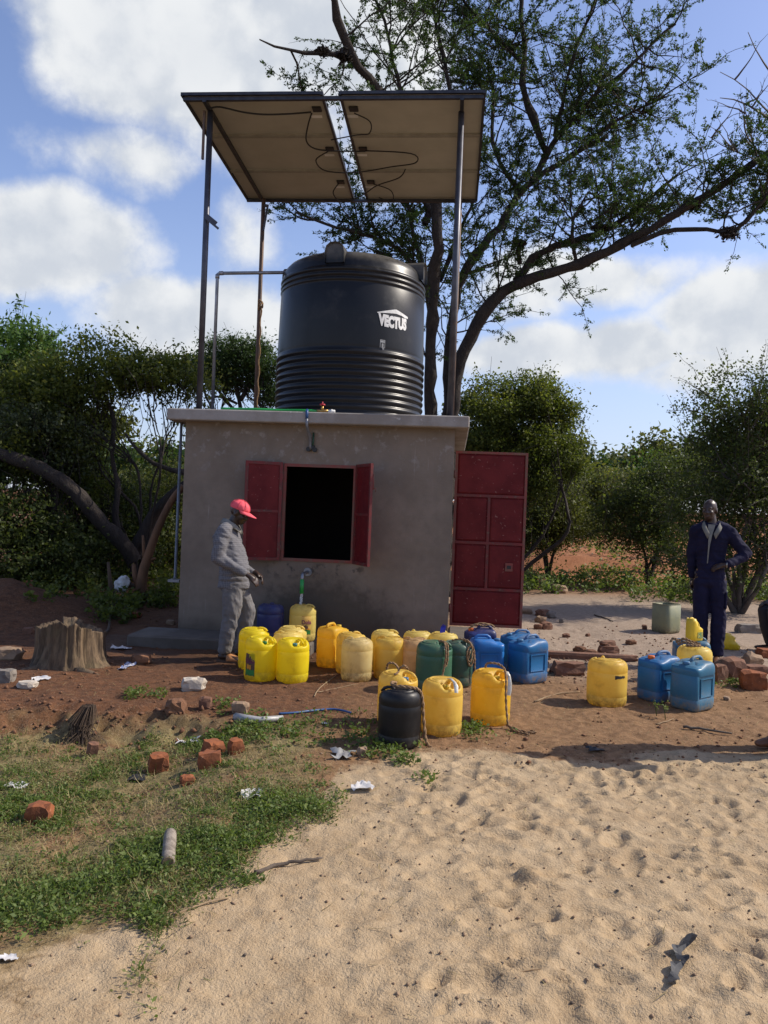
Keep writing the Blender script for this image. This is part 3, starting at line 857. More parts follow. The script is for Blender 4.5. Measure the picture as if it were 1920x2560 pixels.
def smoothstep(a, b, x):
    t_ = min(max((x - a) / (b - a), 0), 1); return t_ * t_ * (3 - 2 * t_)
def round_can_mesh(squash=1.0):
    Rr, H = .150, .405
    prof = [(0, .012), (.10, .012), (.118, .004), (.128, .0), (.138, .008), (.146, .025), (.150, .05), (.150, .082), (.1475, .088), (.1475, .093), (.150, .10),
            (.1505, .15), (.151, .2), (.1505, .25), (.150, .285), (.1475, .291), (.1475, .296), (.150, .303), (.1495, .33), (.146, .352), (.139, .369), (.129, .382), (.120, .389), (.113, .391),
            (.110, .389), (.107, .390), (.105, .396), (.100, .400), (.092, .400), (.088, .396), (.084, .394), (.078, .394), (.074, .398), (.068, .400), (.05, .400), (.03, .400), (0, .400)]
    mb = MB().lathe(prof, 48)
    vs = []
    for (x, y, z) in mb.v:
        r = math.hypot(x, y)
        if z > .30 and r > .02:
            # hollow for the cap and the grip, at the +x side
            k = smoothstep(.025, .05, x) * smoothstep(.078, .060, abs(y)) * smoothstep(.148, .128, r)
            z = z - k * (.052 if z > .36 else .052 * (z - .30) / .06)
            k2 = smoothstep(.01, .05, x) * smoothstep(.11, .07, abs(y)) * smoothstep(.155, .14, r)
            z -= .006 * k2
        # slightly bellied from being dropped about
        wob = 1 + .006 * math.sin(3 * math.atan2(y, x) + z * 20)
        vs.append((x * wob, y * wob * squash, z))
    mb.v = vs
    return mb
def round_can(name='jerrycan', cap='cap_yellow', body='can_yellow'):
    e_ = empty(name)
    round_can_mesh().build('can_body', body, e_)
    # grip bar over the hollow
    MB().tube([(.03, .028, .372), (.04, .028, .392), (.06, .028, .399), (.09, .028, .396), (.115, .028, .385), (.132, .027, .362)], [.013, .012, .011, .011, .012, .014], 8).build('grip', body, e_)
    c = MB().lathe([(.022, 0), (.022, .004), (.0235, .005), (.0235, .02), (.021, .024), (.012, .024), (.011, .022), (0, .022)], 16)
    c.build('cap', cap, e_, loc=(.078, -.026, .346))
    return e_
def rect_can(name='jerrycan', cap='cap_orange', body='can_blue'):
    e_ = empty(name)
    A, B = .148, .122
    prof = [(.0, .010), (.55, .010), (.80, .0), (.90, .004), (.965, .02), (.995, .05), (1.0, .09), (.985, .094), (.985, .099), (1.0, .104), (1.0, .2), (1.0, .285), (.985, .289), (.985, .294), (1.0, .30),
            (1.0, .33), (.98, .355), (.93, .375), (.84, .388), (.70, .392), (.5, .392), (.25, .392), (0, .392)]
    n = 48; vs = []; fs = []; rows = []
    for (s_, z) in prof:
        if s_ == 0:
            rows.append([len(vs)]); vs.append((0, 0, z)); continue
        rows.append(list(range(len(vs), len(vs) + n)))
        for k in range(n):
            a = 2 * math.pi * k / n
            ex = 2 / (5.5 if s_ > .6 else 4)
            ca, sa = math.cos(a), math.sin(a)
            x = A * s_ * math.copysign(abs(ca) ** ex, ca); y = B * s_ * math.copysign(abs(sa) ** ex, sa)
            zz = z
            if z > .36:   # lower shelf for the cap corner
                zz -= .02 * smoothstep(.04, .06, x)
            # recessed front and back panels
            if .099 < z < .289:
                ins = .006 * smoothstep(.115, .10, abs(x))
                if abs(y) > B * .9: y -= math.copysign(ins, y)
            vs.append((x, y, zz))
    for a, b_ in zip(rows[:-1], rows[1:]):
        for k in range(n):
            k2 = (k + 1) % n
            q = []
            for i in (a[k % len(a)], a[k2 % len(a)], b_[k2 % len(b_)], b_[k % len(b_)]):
                if i not in q: q.append(i)
            if len(q) > 2: fs.append(tuple(q))
    MB().add(vs, fs, 0, True).build('can_body', body, e_)
    MB().tube([(-.115, 0, .382), (-.105, 0, .405), (-.085, 0, .419), (-.04, 0, .422), (.0, 0, .420), (.022, 0, .405), (.03, 0, .382)], [.018, .015, .0135, .013, .0135, .015, .018], 10).build('handle', body, e_)
    for yy in (-1, 1):   # raised panel border
        pr = MB(); y0 = yy * (B - .004)
        for (x0, x1, z0, z1) in ((-.085, .085, .262, .268), (-.085, .085, .115, .121), (-.085, -.079, .121, .262), (.079, .085, .121, .262)):
            pr.box((x0, min(y0 - .002, y0 + .004 * yy), z0), (x1, max(y0 - .002, y0 + .004 * yy), z1))
        pr.build('moulded_border', body, e_)
    MB().lathe([(.026, 0), (.026, .006), (.028, .007), (.028, .026), (.025, .03), (0, .03)], 16).build('cap', cap, e_, loc=(.098, 0, .366))
    return e_
PROTO = {'round': round_can(), 'rect': rect_can()}
CANS_USED = {'round': False, 'rect': False}
CANS = []
def place_can(kind, px, d, body, cap, rot, label, group, dz=0.0, sc=1.0, sz=None, tilt=(0, 0), py=1680):
    u = ray(px, py)
    x = u.x * d; y = d
    src = PROTO[kind]
    if not CANS_USED[kind]:
        o = src; CANS_USED[kind] = True
    else:
        o = copy_tree(src)
    z = surf(x, y) if dz == 0 else dz
    o.location = (x, y, z - .004); o.rotation_euler = (tilt[0], tilt[1], rot); o.scale = (sc, sc, sz if sz else sc)
    for ch in o.children:
        nm = ch.name.split('.')[0]
        set_mat(ch, cap if nm == 'cap' else body)
    tag(o, label, 'jerrycan', group)
    CANS.append(o)
    return o
GY, GB = 'round yellow jerrycans', 'rectangular jerrycans'
STEP = .122
c1 = place_can('round', 632, 7.78, 'can_bright_yellow', 'cap_green', R(20), 'bright yellow jerrycan closest to the man in the pink cap, behind the labelled one', GY)
c2 = place_can('round', 650, 7.33, 'can_bright_yellow', 'cap_green', R(-40), 'bright yellow jerrycan with torn food label and green cap in the front left cluster', GY)
c3 = place_can('round', 731, 7.30, 'can_bright_yellow', 'cap_teal', R(-55), 'plain bright yellow jerrycan at the front right of the left cluster', GY)
c4 = place_can('round', 717, 7.68, 'can_pale', 'cap_yellow', R(160), 'yellow jerrycan wedged second from front in the left cluster', GY)
c5 = place_can('round', 727, 8.05, 'can_pale', 'cap_green', R(20), 'yellow jerrycan at the back of the left cluster, below the filling can', GY)
c6 = place_can('round', 674, 8.78, 'can_navy', 'cap_blue', R(70), 'dull navy jerrycan on the step against the wall', GY, dz=STEP, py=1600)
c7 = place_can('round', 755, 8.80, 'can_pale', 'cap_green', R(15), 'yellow jerrycan with colourful label being filled under the spout', GY, dz=STEP, py=1600)
c8 = place_can('rect', 829, 8.08, 'can_amber', 'cap_yellow', R(58), 'amber rectangular jerrycan standing alone right of the left cluster', GB, sz=1.06)
c9 = place_can('round', 876, 7.80, 'can_yellow', 'cap_blue', R(40), 'yellow jerrycan mostly hidden behind the cream one', GY)
c10 = place_can('round', 891, 7.46, 'can_cream', 'cap_blue', R(130), 'dusty cream jerrycan in front of the wall centre', GY)
c11 = place_can('round', 961, 7.98, 'can_pale', 'cap_green', R(15), 'pale yellow jerrycan with green cap at the back of the middle row', GY)
c12 = place_can('round', 972, 7.60, 'can_yellow', 'cap_yellow', R(150), 'brownish yellow jerrycan between the cream and the tan ones', GY)
c13 = place_can('round', 1035, 7.62, 'can_tan', 'cap_yellow', R(140), 'mud stained tan jerrycan left of the green pair', GY)
c14 = place_can('round', 1041, 8.05, 'can_pale', 'cap_blue', R(100), 'pale yellow jerrycan directly behind the mud stained tan one', GY)
c15 = place_can('round', 1106, 7.98, 'can_pale', 'cap_blue', R(60), 'yellow jerrycan with a blue scrap on top behind the green pair', GY)
c16 = place_can('round', 1084, 7.16, 'can_green', 'cap_black', R(-20), 'larger mid green jerrycan with a rope strap, left of the green pair', GY, sc=1.10)
c17 = place_can('round', 1140, 7.38, 'can_dark_green', 'cap_black', R(-15), 'dark green jerrycan with coiled rope beside the blue ones', GY, sc=1.03)
c18 = place_can('rect', 1214, 7.62, 'can_bright_blue', 'cap_blue', R(8), 'bright blue jerrycan with moulded emblem next to the dark green one', GB, sc=1.06)
c19 = place_can('rect', 1318, 7.68, 'can_blue', 'cap_blue', R(215), 'large blue jerrycan with rust smudge at the right end of the row', GB, sc=1.16, sz=1.07)
c19b = place_can('rect', 1292, 8.1, 'can_blue', 'cap_blue', R(200), 'blue jerrycan peeking out behind the large blue one', GB, sc=1.08, sz=1.04)
c20 = place_can('rect', 1197, 8.25, 'can_navy', 'cap_orange', R(190), 'navy jerrycan with orange cap and ropes behind the blue ones', GB, sc=1.05)
c21 = place_can('round', 993, 5.93, 'can_yellow', 'cap_blue', R(-30), 'yellow jerrycan with rope half hidden behind the black one', GY, py=1760)
c22 = place_can('round', 999, 5.44, 'can_black', 'cap_black', R(150), 'black jerrycan with rope at the very front', GY, py=1800)
c23 = place_can('round', 1104, 5.76, 'can_yellow', 'cap_yellow', R(-60), 'yellow jerrycan with taped cap just right of the black one', GY, py=1790)
c24 = place_can('round', 1226, 6.12, 'can_amber', 'cap_yellow', R(-50), 'deep yellow jerrycan with rope strap and tape, right of the front group', GY, sc=1.03, py=1760)
c25 = place_can('round', 1516, 6.86, 'can_yellow', 'cap_blue', R(80), 'yellow jerrycan with black smear standing alone on bare ground', GY, sc=1.14, sz=1.0, py=1740)
c26 = place_can('rect', 1730, 6.80, 'can_steel_blue', 'cap_blue', R(-142), 'blue jerrycan with moulded panel at the front of the right group', GB, sc=1.12, sz=1.05, py=1740)
c27 = place_can('rect', 1645, 7.08, 'can_blue', 'cap_orange', R(-150), 'blue jerrycan with orange cap at the left of the right group', GB, sc=1.10, sz=1.03, py=1740)
c28 = place_can('round', 1733, 7.55, 'can_pale', 'cap_yellow', R(60), 'yellow jerrycan squeezed between the blue ones at the right', GY, sc=1.08, py=1720)
c29 = place_can('rect', 1725, 8.0, 'can_steel_blue', 'cap_blue', R(170), 'blue jerrycan rearmost of the right group, under the scoop', GB, sc=1.16, sz=1.04, py=1700)

# printed food labels on two cans
def can_r(z): return float(np.interp(z, [.0, .05, .09, .1, .2, .29, .30, .33], [.138, .15, .1475, .15, .151, .1475, .15, .1495])) + .0022
def can_label(can, ang, w_, z0, z1, torn=False):
    lab = empty('label'); lab.parent = can
    def patch(name, mt, x0, x1, y0, y1, off=0.0, jag=0.0):
        n_ = 8; v_ = []; f_ = []
        for i in range(n_ + 1):
            x = x0 + (x1 - x0) * i / n_
            j0 = jag * (random.random() - .5); j1 = jag * (random.random() - .5)
            v_ += [(x, y0 + j0, 0), (x, y1 + j1, 0)]
        for i in range(n_): f_.append((2 * i, 2 * i + 2, 2 * i + 3, 2 * i + 1))
        MB().add(wrap(v_, lambda z: can_r(z) + off, ang, 0), f_, 0, True).build(name, mt, lab)
    h = z1 - z0
    patch('label_ground', 'label_dark' if torn else 'label_orange', -w_, w_, z0, z1, 0, .02 if torn else 0)
    patch('label_foot', 'label_green', -w_ * .96, w_ * .96, z0 + .004, z0 + h * .27, .001, .012)
    patch('label_dish', 'label_orange' if torn else 'label_dark', -w_ * .6, w_ * .35, z0 + h * .30, z0 + h * .5, .001, .02)
    vs, fs = text_mesh('Dola', .062, .0015)
    MB().add(wrap([(v[0] * .95, v[1] + z0 + h * .58, 0) for v in vs], lambda z: can_r(z) + .002, ang, 0), fs).build('lettering', 'label_purple', lab)
can_label(c7, R(-90 + 22) - R(15), .055, .085, .29)
can_label(c2, R(-90 - 32) + R(40), .055, .06, .26, True)
sm_ = MB()
v_ = [(-.05 + .012 * i, .245 + .008 * random.random() + .004 * i * .3, 0) for i in range(9)] + [(-.05 + .012 * i, .275 + .008 * random.random(), 0) for i in range(9)]
sm_.add(wrap(v_, lambda z: can_r(z), R(-90 + 25) - R(80), 0), [(i, i + 1, i + 10, i + 9) for i in range(8)]).build('black_smear', 'smear_black', c25)

# ropes and straps on the cans
def spline(pts, sub=6):
    P = [Vector(p) for p in pts]; out_ = []
    for i in range(len(P) - 1):
        for s_ in range(sub):
            t_ = s_ / sub; p0 = P[max(i - 1, 0)]; p1 = P[i]; p2 = P[i + 1]; p3 = P[min(i + 2, len(P) - 1)]
            out_.append(.5 * ((2 * p1) + (p2 - p0) * t_ + (2 * p0 - 5 * p1 + 4 * p2 - p3) * t_ ** 2 + (3 * p1 - p0 - 3 * p2 + p3) * t_ ** 3))
    out_.append(P[-1]); return out_
def rope_on(can, lines, label, r=.0095, name='rope', mt='rope'):
    M = Matrix.Translation(can.location) @ Matrix.Scale(can.scale[0], 4)
    mb = MB()
    for ln in lines:
        sp = spline(ln, 6)
        for tw in (0, math.pi):      # two twisted strands
            pts = []
            for i, p in enumerate(sp):
                tn = (sp[min(i + 1, len(sp) - 1)] - sp[max(i - 1, 0)]).normalized()
                a = tn.orthogonal().normalized(); b_ = tn.cross(a)
                pts.append(p + (a * math.cos(i * 1.3 + tw) + b_ * math.sin(i * 1.3 + tw)) * r * .5)
            mb.tube([M @ p for p in pts], r * .62, 5)
    return tag(mb.build(name, mt), label, 'rope', 'brown fibre ropes on the jerrycans')
rope_on(c16, [[(.03, -.02, .41), (.07, -.09, .415), (.08, -.135, .38), (.085, -.148, .30), (.07, -.155, .2), (.055, -.16, .12)], [(.04, -.03, .41), (.09, -.10, .405), (.10, -.13, .37), (.10, -.14, .27), (.085, -.145, .22)]], 'short rope strap hanging over the larger green jerrycan')
rope_on(c17, [[(-.05, -.02, .41), (.03, -.05, .43), (.10, -.10, .415), (.13, -.11, .33), (.11, -.13, .24), (.08, -.13, .28), (.09, -.12, .36), (.13, -.10, .37), (.155, -.09, .27), (.16, -.09, .18), (.17, -.08, .08)], [(.05, -.04, .42), (.12, -.10, .39), (.15, -.10, .30), (.12, -.12, .20), (.09, -.13, .25), (.11, -.12, .34)]], 'looped rope coil hanging from the dark green jerrycan')
rope_on(c22, [[(-.03, .14, .40), (-.06, .06, .42), (-.05, -.02, .418), (.05, -.05, .415), (.12, -.04, .40), (.15, -.03, .34), (.165, -.03, .2), (.185, -.05, .06), (.21, -.06, .015)]], 'rope draped over the black jerrycan and down its side', .012)
rope_on(c21, [[(-.09, -.03, .42), (-.08, -.06, .47), (-.03, -.07, .47), (.0, -.08, .42), (-.03, -.12, .40)], [(.0, -.06, .43), (.04, -.07, .46), (.07, -.05, .43)]], 'knotted rope standing up on the half hidden yellow jerrycan')
rope_on(c24, [[(-.05, .0, .42), (-.04, -.05, .46), (.03, -.08, .465), (.08, -.10, .43), (.09, -.13, .36), (.09, -.15, .25), (.10, -.16, .12), (.12, -.18, .02), (.18, -.28, .012), (.24, -.34, .014)], [(.10, -.16, .03), (.22, -.26, .012), (.3, -.27, .016), (.27, -.22, .012)]], 'rope strap tied on the deep yellow jerrycan and trailing on soil')
rope_on(c20, [[(-.12, -.05, .40), (-.05, -.06, .44), (.02, -.05, .43), (.1, -.04, .44), (.14, .0, .41)], [(-.1, 0, .42), (.0, -.02, .45), (.12, .03, .43)]], 'tangled rope on top of the navy jerrycan')
rope_on(c28, [[(-.16, -.02, .41), (-.12, -.06, .44), (-.05, -.10, .43), (.0, -.12, .42), (-.06, -.13, .42), (-.12, -.10, .415)], [(-.15, .05, .42), (-.1, .0, .46), (-.04, -.02, .44), (.02, -.06, .43)], [(-.13, .02, .43), (-.17, .06, .45), (-.2, .05, .42)]], 'rope bundle lying on the squeezed yellow jerrycan', .013)
# clear tape strips over two caps
mat('clear_tape', (.72, .70, .62), (.55, .5, .4), 30, .25, .3, 60, .004)
for can, lab in ((c23, 'wrinkled clear tape over the cap of the yellow can'), (c24, 'wrinkled tape hanging on the deep yellow can')):
    M = Matrix.Translation(can.location) @ Matrix.Scale(can.scale[0], 4)
    mb = MB(); prev = []
    pts = [(.02, -.03, .405), (.05, -.07, .418), (.075, -.105, .40), (.085, -.13, .375), (.087, -.15, .33)] if can is c23 else [(.08, -.06, .40), (.10, -.09, .41), (.115, -.115, .38), (.12, -.125, .33), (.118, -.13, .27), (.112, -.135, .24)]
    v_ = []; 
    for i, p in enumerate(pts):
        wdt = .011 + .006 * random.random()
        v_ += [M @ (Vector(p) + Vector((-wdt, -.005 * random.random(), .004 * random.random()))), M @ (Vector(p) + Vector((0, -.010, .006))), M @ (Vector(p) + Vector((wdt, -.003, 0)))]
    f_ = []
    for i in range(len(pts) - 1):
        for k in range(2): f_.append((3 * i + k, 3 * i + k + 1, 3 * i + 4 + k, 3 * i + 3 + k))
    mb.add(v_, f_, 0, True)
    tag(mb.build('plastic_tape', 'clear_tape'), lab, 'tape')
# blue scrap standing on a can
mat('blue_scrap', (.02, .03, .45), None, 5, .5)
p = c15.location + Vector((-.045, -.04, .398))
tag(MB().add([p, p + Vector((.055, .01, .01)), p + Vector((.06, .0, .075)), p + Vector((.03, -.02, .10)), p + Vector((.01, .015, .06)), p + Vector((.03, .02, .03))], [(0, 1, 2, 4), (4, 2, 3), (1, 5, 2), (0, 5, 1), (0, 4, 3, 5)]).build('plastic_scrap', 'blue_scrap'), 'small blue plastic scrap standing on a yellow can', 'scrap')

# yellow scoop cut from an oil bottle, standing on the rear blue can
mat('scoop_yellow', (.75, .52, .03), (.68, .46, .03), 8, .45, .05)
mat('print_green', (.12, .25, .10), (.45, .40, .10), 60, .6, 0, lo=.45, hi=.55)
sp_ = empty('scoop', c29.location + Vector((.0, -.06, .412)), R(25), 'yellow cut-open oil bottle with green print standing on a blue can', 'scoop')
vs = []; fs = []; n = 28
rows_ = [(.0, .92), (.012, 1.0), (.06, 1.0), (.11, 1.0), (.15, 1.0), (.19, .98), (.225, .93)]
for ri, (z, s_) in enumerate(rows_):
    for k in range(n):
        a = 2 * math.pi * k / n
        ca, sa = math.cos(a), math.sin(a)
        x = .085 * s_ * math.copysign(abs(ca) ** .55, ca); y = .055 * s_ * math.copysign(abs(sa) ** .55, sa)
        lim = .155 - .55 * x if x > -.02 else .225     # sloping cut
        vs.append((x, y, min(z, max(lim, .10))))
for ri in range(len(rows_) - 1):
    for k in range(n): fs.append((ri * n + k, ri * n + (k + 1) % n, (ri + 1) * n + (k + 1) % n, (ri + 1) * n + k))
fs.append(tuple(range(n))[::-1])
o_ = MB().add(vs, fs, 0, True).build('scoop_body', 'scoop_yellow', sp_)
o_.modifiers.new('thick', 'SOLIDIFY').thickness = .004
MB().tube(spline([(-.07, 0, .215), (-.04, 0, .225), (.0, 0, .205), (.045, 0, .165), (.06, 0, .125)], 5), [.012] * 21, 8).build('handle', 'scoop_yellow', sp_)
MB().box((-.01, -.0575, .03), (.06, -.0562, .09)).build('print', 'print_green', sp_)

# cut-off grey-green can used as a bucket
p = S(1664, 1580)
bk = empty('open_bucket', p, R(35), 'grey-green jerrycan with its top cut off standing alone behind', 'bucket')
vs = []; fs = []; n = 40
rows_ = [(0, .0), (.8, .0), (.93, .01), (1, .045), (1.0, .2), (1.0, .40), (.975, .402), (.975, .1), (.9, .02), (0, .018)]
ring_i = []
for (s_, z) in rows_:
    if s_ == 0: ring_i.append([len(vs)]); vs.append((0, 0, z)); continue
    ring_i.append(list(range(len(vs), len(vs) + n)))
    for k in range(n):
        a = 2 * math.pi * k / n; ca, sa = math.cos(a), math.sin(a)
        vs.append((.16 * s_ * math.copysign(abs(ca) ** .36, ca), .15 * s_ * math.copysign(abs(sa) ** .36, sa), z))
for a, b_ in zip(ring_i[:-1], ring_i[1:]):
    for k in range(n):
        k2 = (k + 1) % n; q = []
        for i in (a[k % len(a)], a[k2 % len(a)], b_[k2 % len(b_)], b_[k % len(b_)]):
            if i not in q: q.append(i)
        if len(q) > 2: fs.append(tuple(q))
MB().add(vs, fs, 0, True).build('bucket_body', 'can_grey_green', bk)
rim = MB().tube([(.158 * math.copysign(abs(math.cos(a)) ** .36, math.cos(a)), .148 * math.copysign(abs(math.sin(a)) ** .36, math.sin(a)), .401) for a in np.linspace(0, 2 * math.pi, 41)], .005, 6, cap=False)
rim.build('rim', 'can_grey_green', bk)

# ================================================================== PEOPLE
_ico = None
def ico_pts():
    global _ico
    if _ico is None:
        bm = bmesh.new(); bmesh.ops.create_icosphere(bm, subdivisions=2, radius=1.0)
        _ico = ([v.co.copy() for v in bm.verts], [tuple(v.index for v in f.verts) for f in bm.faces]); bm.free()
    return _ico
class Blob:
    """ellipsoids strung along limbs, fused into one continuous skin"""
    def __init__(s): s.v = []; s.f = []
    def ell(s, c, r, rot=None):
        pts, fs = ico_pts(); o = len(s.v); c = Vector(c)
        r = Vector((r, r, r)) if not hasattr(r, '__len__') else Vector(r)
        for p in pts:
            q = Vector((p.x * r.x, p.y * r.y, p.z * r.z))
            if rot is not None: q = rot @ q
            s.v.append(c + q)
        s.f += [tuple(i + o for i in f) for f in fs]
        return s
    def limb(s, pts, rads, flatten=None):
        """pts: joints; rads: radius or (rx, ry, rz) at each joint"""
        pts = [Vector(p) for p in pts]
        rr = [Vector((r, r, r)) if not hasattr(r, '__len__') else Vector(r) for r in rads]
        for i in range(len(pts) - 1):
            L = (pts[i + 1] - pts[i]).length
            n = max(2, int(L / (min(rr[i].x, rr[i + 1].x) * .35)) + 1)
            for k in range(n + (i == len(pts) - 2)):
                t_ = k / n
                s.ell(pts[i].lerp(pts[i + 1], t_), rr[i].lerp(rr[i + 1], t_))
        return s
    def build(s, name, mt, parent, voxel=.011, smooth=5, M=None, extra=None):
        me = bpy.data.meshes.new(name)
        me.from_pydata([tuple(M @ p) if M is not None else tuple(p) for p in s.v], [], s.f)
        ob = bpy.data.objects.new(name, me); COL.objects.link(ob)
        rm = ob.modifiers.new('r', 'REMESH'); rm.mode = 'VOXEL'; rm.voxel_size = voxel; rm.use_smooth_shade = True
        if smooth:
            sm = ob.modifiers.new('s', 'SMOOTH'); sm.iterations = smooth; sm.factor = .5
        bpy.context.view_layer.update()
        me2 = bpy.data.meshes.new_from_object(ob.evaluated_get(bpy.context.evaluated_depsgraph_get()))
        COL.objects.unlink(ob); bpy.data.objects.remove(ob); bpy.data.meshes.remove(me)
        me2.name = name; me2.materials.clear(); me2.materials.append(MATS[mt])
        if extra: extra(me2)
        me2.polygons.foreach_set('use_smooth', [True] * len(me2.polygons))
        o = bpy.data.objects.new(name, me2); COL.objects.link(o); o.parent = parent
        return o
def wrinkle(amp, fx, fz, seed):
    """cloth folds pressed into a garment along its normals"""
    def f(me):
        n = len(me.vertices)
        co = np.empty(n * 3, np.float32); me.vertices.foreach_get('co', co); co = co.reshape(-1, 3)
        no = np.empty(n * 3, np.float32); me.vertices.foreach_get('normal', no); no = no.reshape(-1, 3)
        a = fbm(co[:, 0] * fx + co[:, 1] * fx * .7 + co[:, 2] * fz * .35, co[:, 2] * fz + co[:, 1] * 3, 3, seed)
        ridge = 1 - np.abs(2 * a - 1)
        co = co + no * ((ridge - .6) * amp)[:, None]
        me.vertices.foreach_set('co', co.astype(np.float32).ravel()); me.update()
    return f
mat('skin', (.045, .024, .016), (.034, .018, .012), 14, .42, .15, 160, .001)
mat('skin_sole', (.13, .075, .05), None, 14, .6)
mat('eye_white', (.30, .26, .22), None, 10, .3, 0)
mat('eye_dark', (.01, .008, .006), None, 10, .2, 0)
mat('lip', (.075, .032, .026), None, 10, .45, 0)
mat('pink_cap', (.80, .10, .13), (.72, .085, .115), 18, .8, .3, 260, .001)
mat('pink_seam', (.55, .06, .08), None, 18, .8, 0)
mat('sandal', (.48, .22, .085), (.40, .18, .07), 20, .6, .2, 60, .002)
mat('sandal_sole', (.09, .05, .03), None, 20, .7)
mat('collar_light', (.22, .205, .175), (.16, .155, .135), 20, .85, .2, 200, .001)
mat('watch_metal', (.5, .48, .42), None, 20, .3, 0, metal=.8)
m, t, b = new_mat('check_shirt')
co = t.coord('Object'); s3 = t.sep(co)
f1 = t.math('SINE', t.math('MULTIPLY', s3[2], 330)); f2 = t.math('SINE', t.math('MULTIPLY', t.math('ADD', s3[0], t.math('MULTIPLY', s3[1], .8)), 330))
g = t.math('ADD', t.smooth(f1, .1, .7), t.smooth(f2, .1, .7))
n1 = t.noise(co, 9, 4, .6)
col = t.mix(t.math('MULTIPLY', g, .5), (.155, .15, .16), (.085, .083, .092))
col = t.mix(t.smooth(n1, .5, .8, 0, .4), col, (.14, .125, .11))
t.put(b.inputs['Base Color'], col); b.inputs['Roughness'].default_value = .9
bump(t, b, t.noise(co, 26, 5, .6), .5, .012)
m, t, b = new_mat('grey_trousers')
co = t.coord('Object'); n1 = t.noise(co, 7, 5, .6); n2 = t.noise(t.vmath('MULTIPLY', co, (1, 1, .4)), 24, 4, .6)
col = t.mix(t.smooth(n1, .35, .7), (.15, .142, .142), (.11, .104, .103)); col = t.mix(t.smooth(n1, .55, .75, 0, .5), col, (.175, .145, .11))
t.put(b.inputs['Base Color'], col); b.inputs['Roughness'].default_value = .9; bump(t, b, n2, .6, .018)
m, t, b = new_mat('navy_overall')
co = t.coord('Object'); n1 = t.noise(co, 6, 4, .6); n2 = t.noise(co, 20, 5, .6)
t.put(b.inputs['Base Color'], t.mix(t.smooth(n1, .35, .7), (.011, .0105, .028), (.017, .016, .042))); b.inputs['Roughness'].default_value = .85; b.inputs['Specular IOR Level'].default_value = .15; bump(t, b, n2, .5, .014)
mat('dark_trousers', (.018, .018, .024), (.028, .027, .032), 7, .88, .5, 24, .014)
mat('maroon_shirt', (.10, .03, .03), None, 7, .9, .4, 24, .01)
mat('brown_shoe', (.16, .065, .028), (.11, .045, .02), 14, .5, .2, 50, .002)

def hand(bl, wrist, direction, palm_n, sc=1.0, curl=.5, thumb=1):
    """palm, four unequal bent fingers and a thumb from the side of the palm"""
    d = Vector(direction).normalized(); n = Vector(palm_n).normalized(); n = (n - d * n.dot(d)).normalized(); s_ = d.cross(n)
    w_ = Vector(wrist)
    bl.limb([w_, w_ + d * .045 * sc, w_ + d * .085 * sc], [.024 * sc, .028 * sc, .026 * sc])
    for k in (-1, 0, 1): bl.limb([w_ + d * .03 * sc, w_ + d * .085 * sc + s_ * k * .025 * sc], [.019 * sc, .016 * sc])
    for i, (off, ln) in enumerate(((-.033, .075), (-.011, .088), (.011, .083), (.033, .064))):
        p = w_ + d * .088 * sc + s_ * off * sc
        dd = d.copy(); pts = [p]; rs = [.0105 * sc]
        for j, fr in enumerate((.42, .33, .25)):
            c_ = curl * (.5 + .35 * j)
            dd = (dd * math.cos(c_) + n * math.sin(c_)).normalized()
            pts.append(pts[-1] + dd * ln * fr * sc * 1.05); rs.append((.0098 - .0008 * j) * sc)
        bl.limb(pts, rs)
    p = w_ + d * .035 * sc - s_ * thumb * .026 * sc
    a = (d * .75 - s_ * thumb * .6 + n * .35).normalized(); b_ = (d * .95 - s_ * thumb * .1 + n * .4).normalized()
    bl.limb([p, p + a * .036 * sc, p + a * .036 * sc + b_ * .03 * sc], [.0135 * sc, .0115 * sc, .0095 * sc])
def head(bl, c, fwd, up=(0, 0, 1), sc=1.0, bald=True):
    """skull, jaw, brow, nose, lips and ears; returns the frame"""
    f = Vector(fwd).normalized(); u = Vector(up).normalized(); u = (u - f * u.dot(f)).normalized(); l = u.cross(f)
    c = Vector(c); rot = Matrix((f, l, u)).transposed()
    P = lambda a, b_, d: c + f * a * sc + l * b_ * sc + u * d * sc
    bl.ell(P(-.012, 0, .03), (.098 * sc, .077 * sc, .090 * sc), rot)
    bl.ell(P(.025, 0, -.03), (.068 * sc, .063 * sc, .072 * sc), rot)
    bl.ell(P(.045, 0, -.078), (.040 * sc, .045 * sc, .036 * sc), rot)
    bl.ell(P(.072, 0, .022), (.020 * sc, .052 * sc, .015 * sc), rot)      # brow
    for s_ in (-1, 1):
        bl.ell(P(.055, .036 * s_, -.022), (.032 * sc, .026 * sc, .022 * sc), rot)
        bl.ell(P(-.012, .078 * s_, -.012), (.020 * sc, .010 * sc, .032 * sc), rot)
        bl.ell(P(.094, .013 * s_, -.030), (.012 * sc, .010 * sc, .010 * sc), rot)
    bl.limb([P(.088, 0, .010), P(.102, 0, -.026)], [.011 * sc, .0155 * sc])
    bl.ell(P(.085, 0, -.058), (.014 * sc, .028 * sc, .010 * sc), rot)
    bl.ell(P(.082, 0, -.074), (.014 * sc, .026 * sc, .010 * sc), rot)
    return P, f, l, u, rot
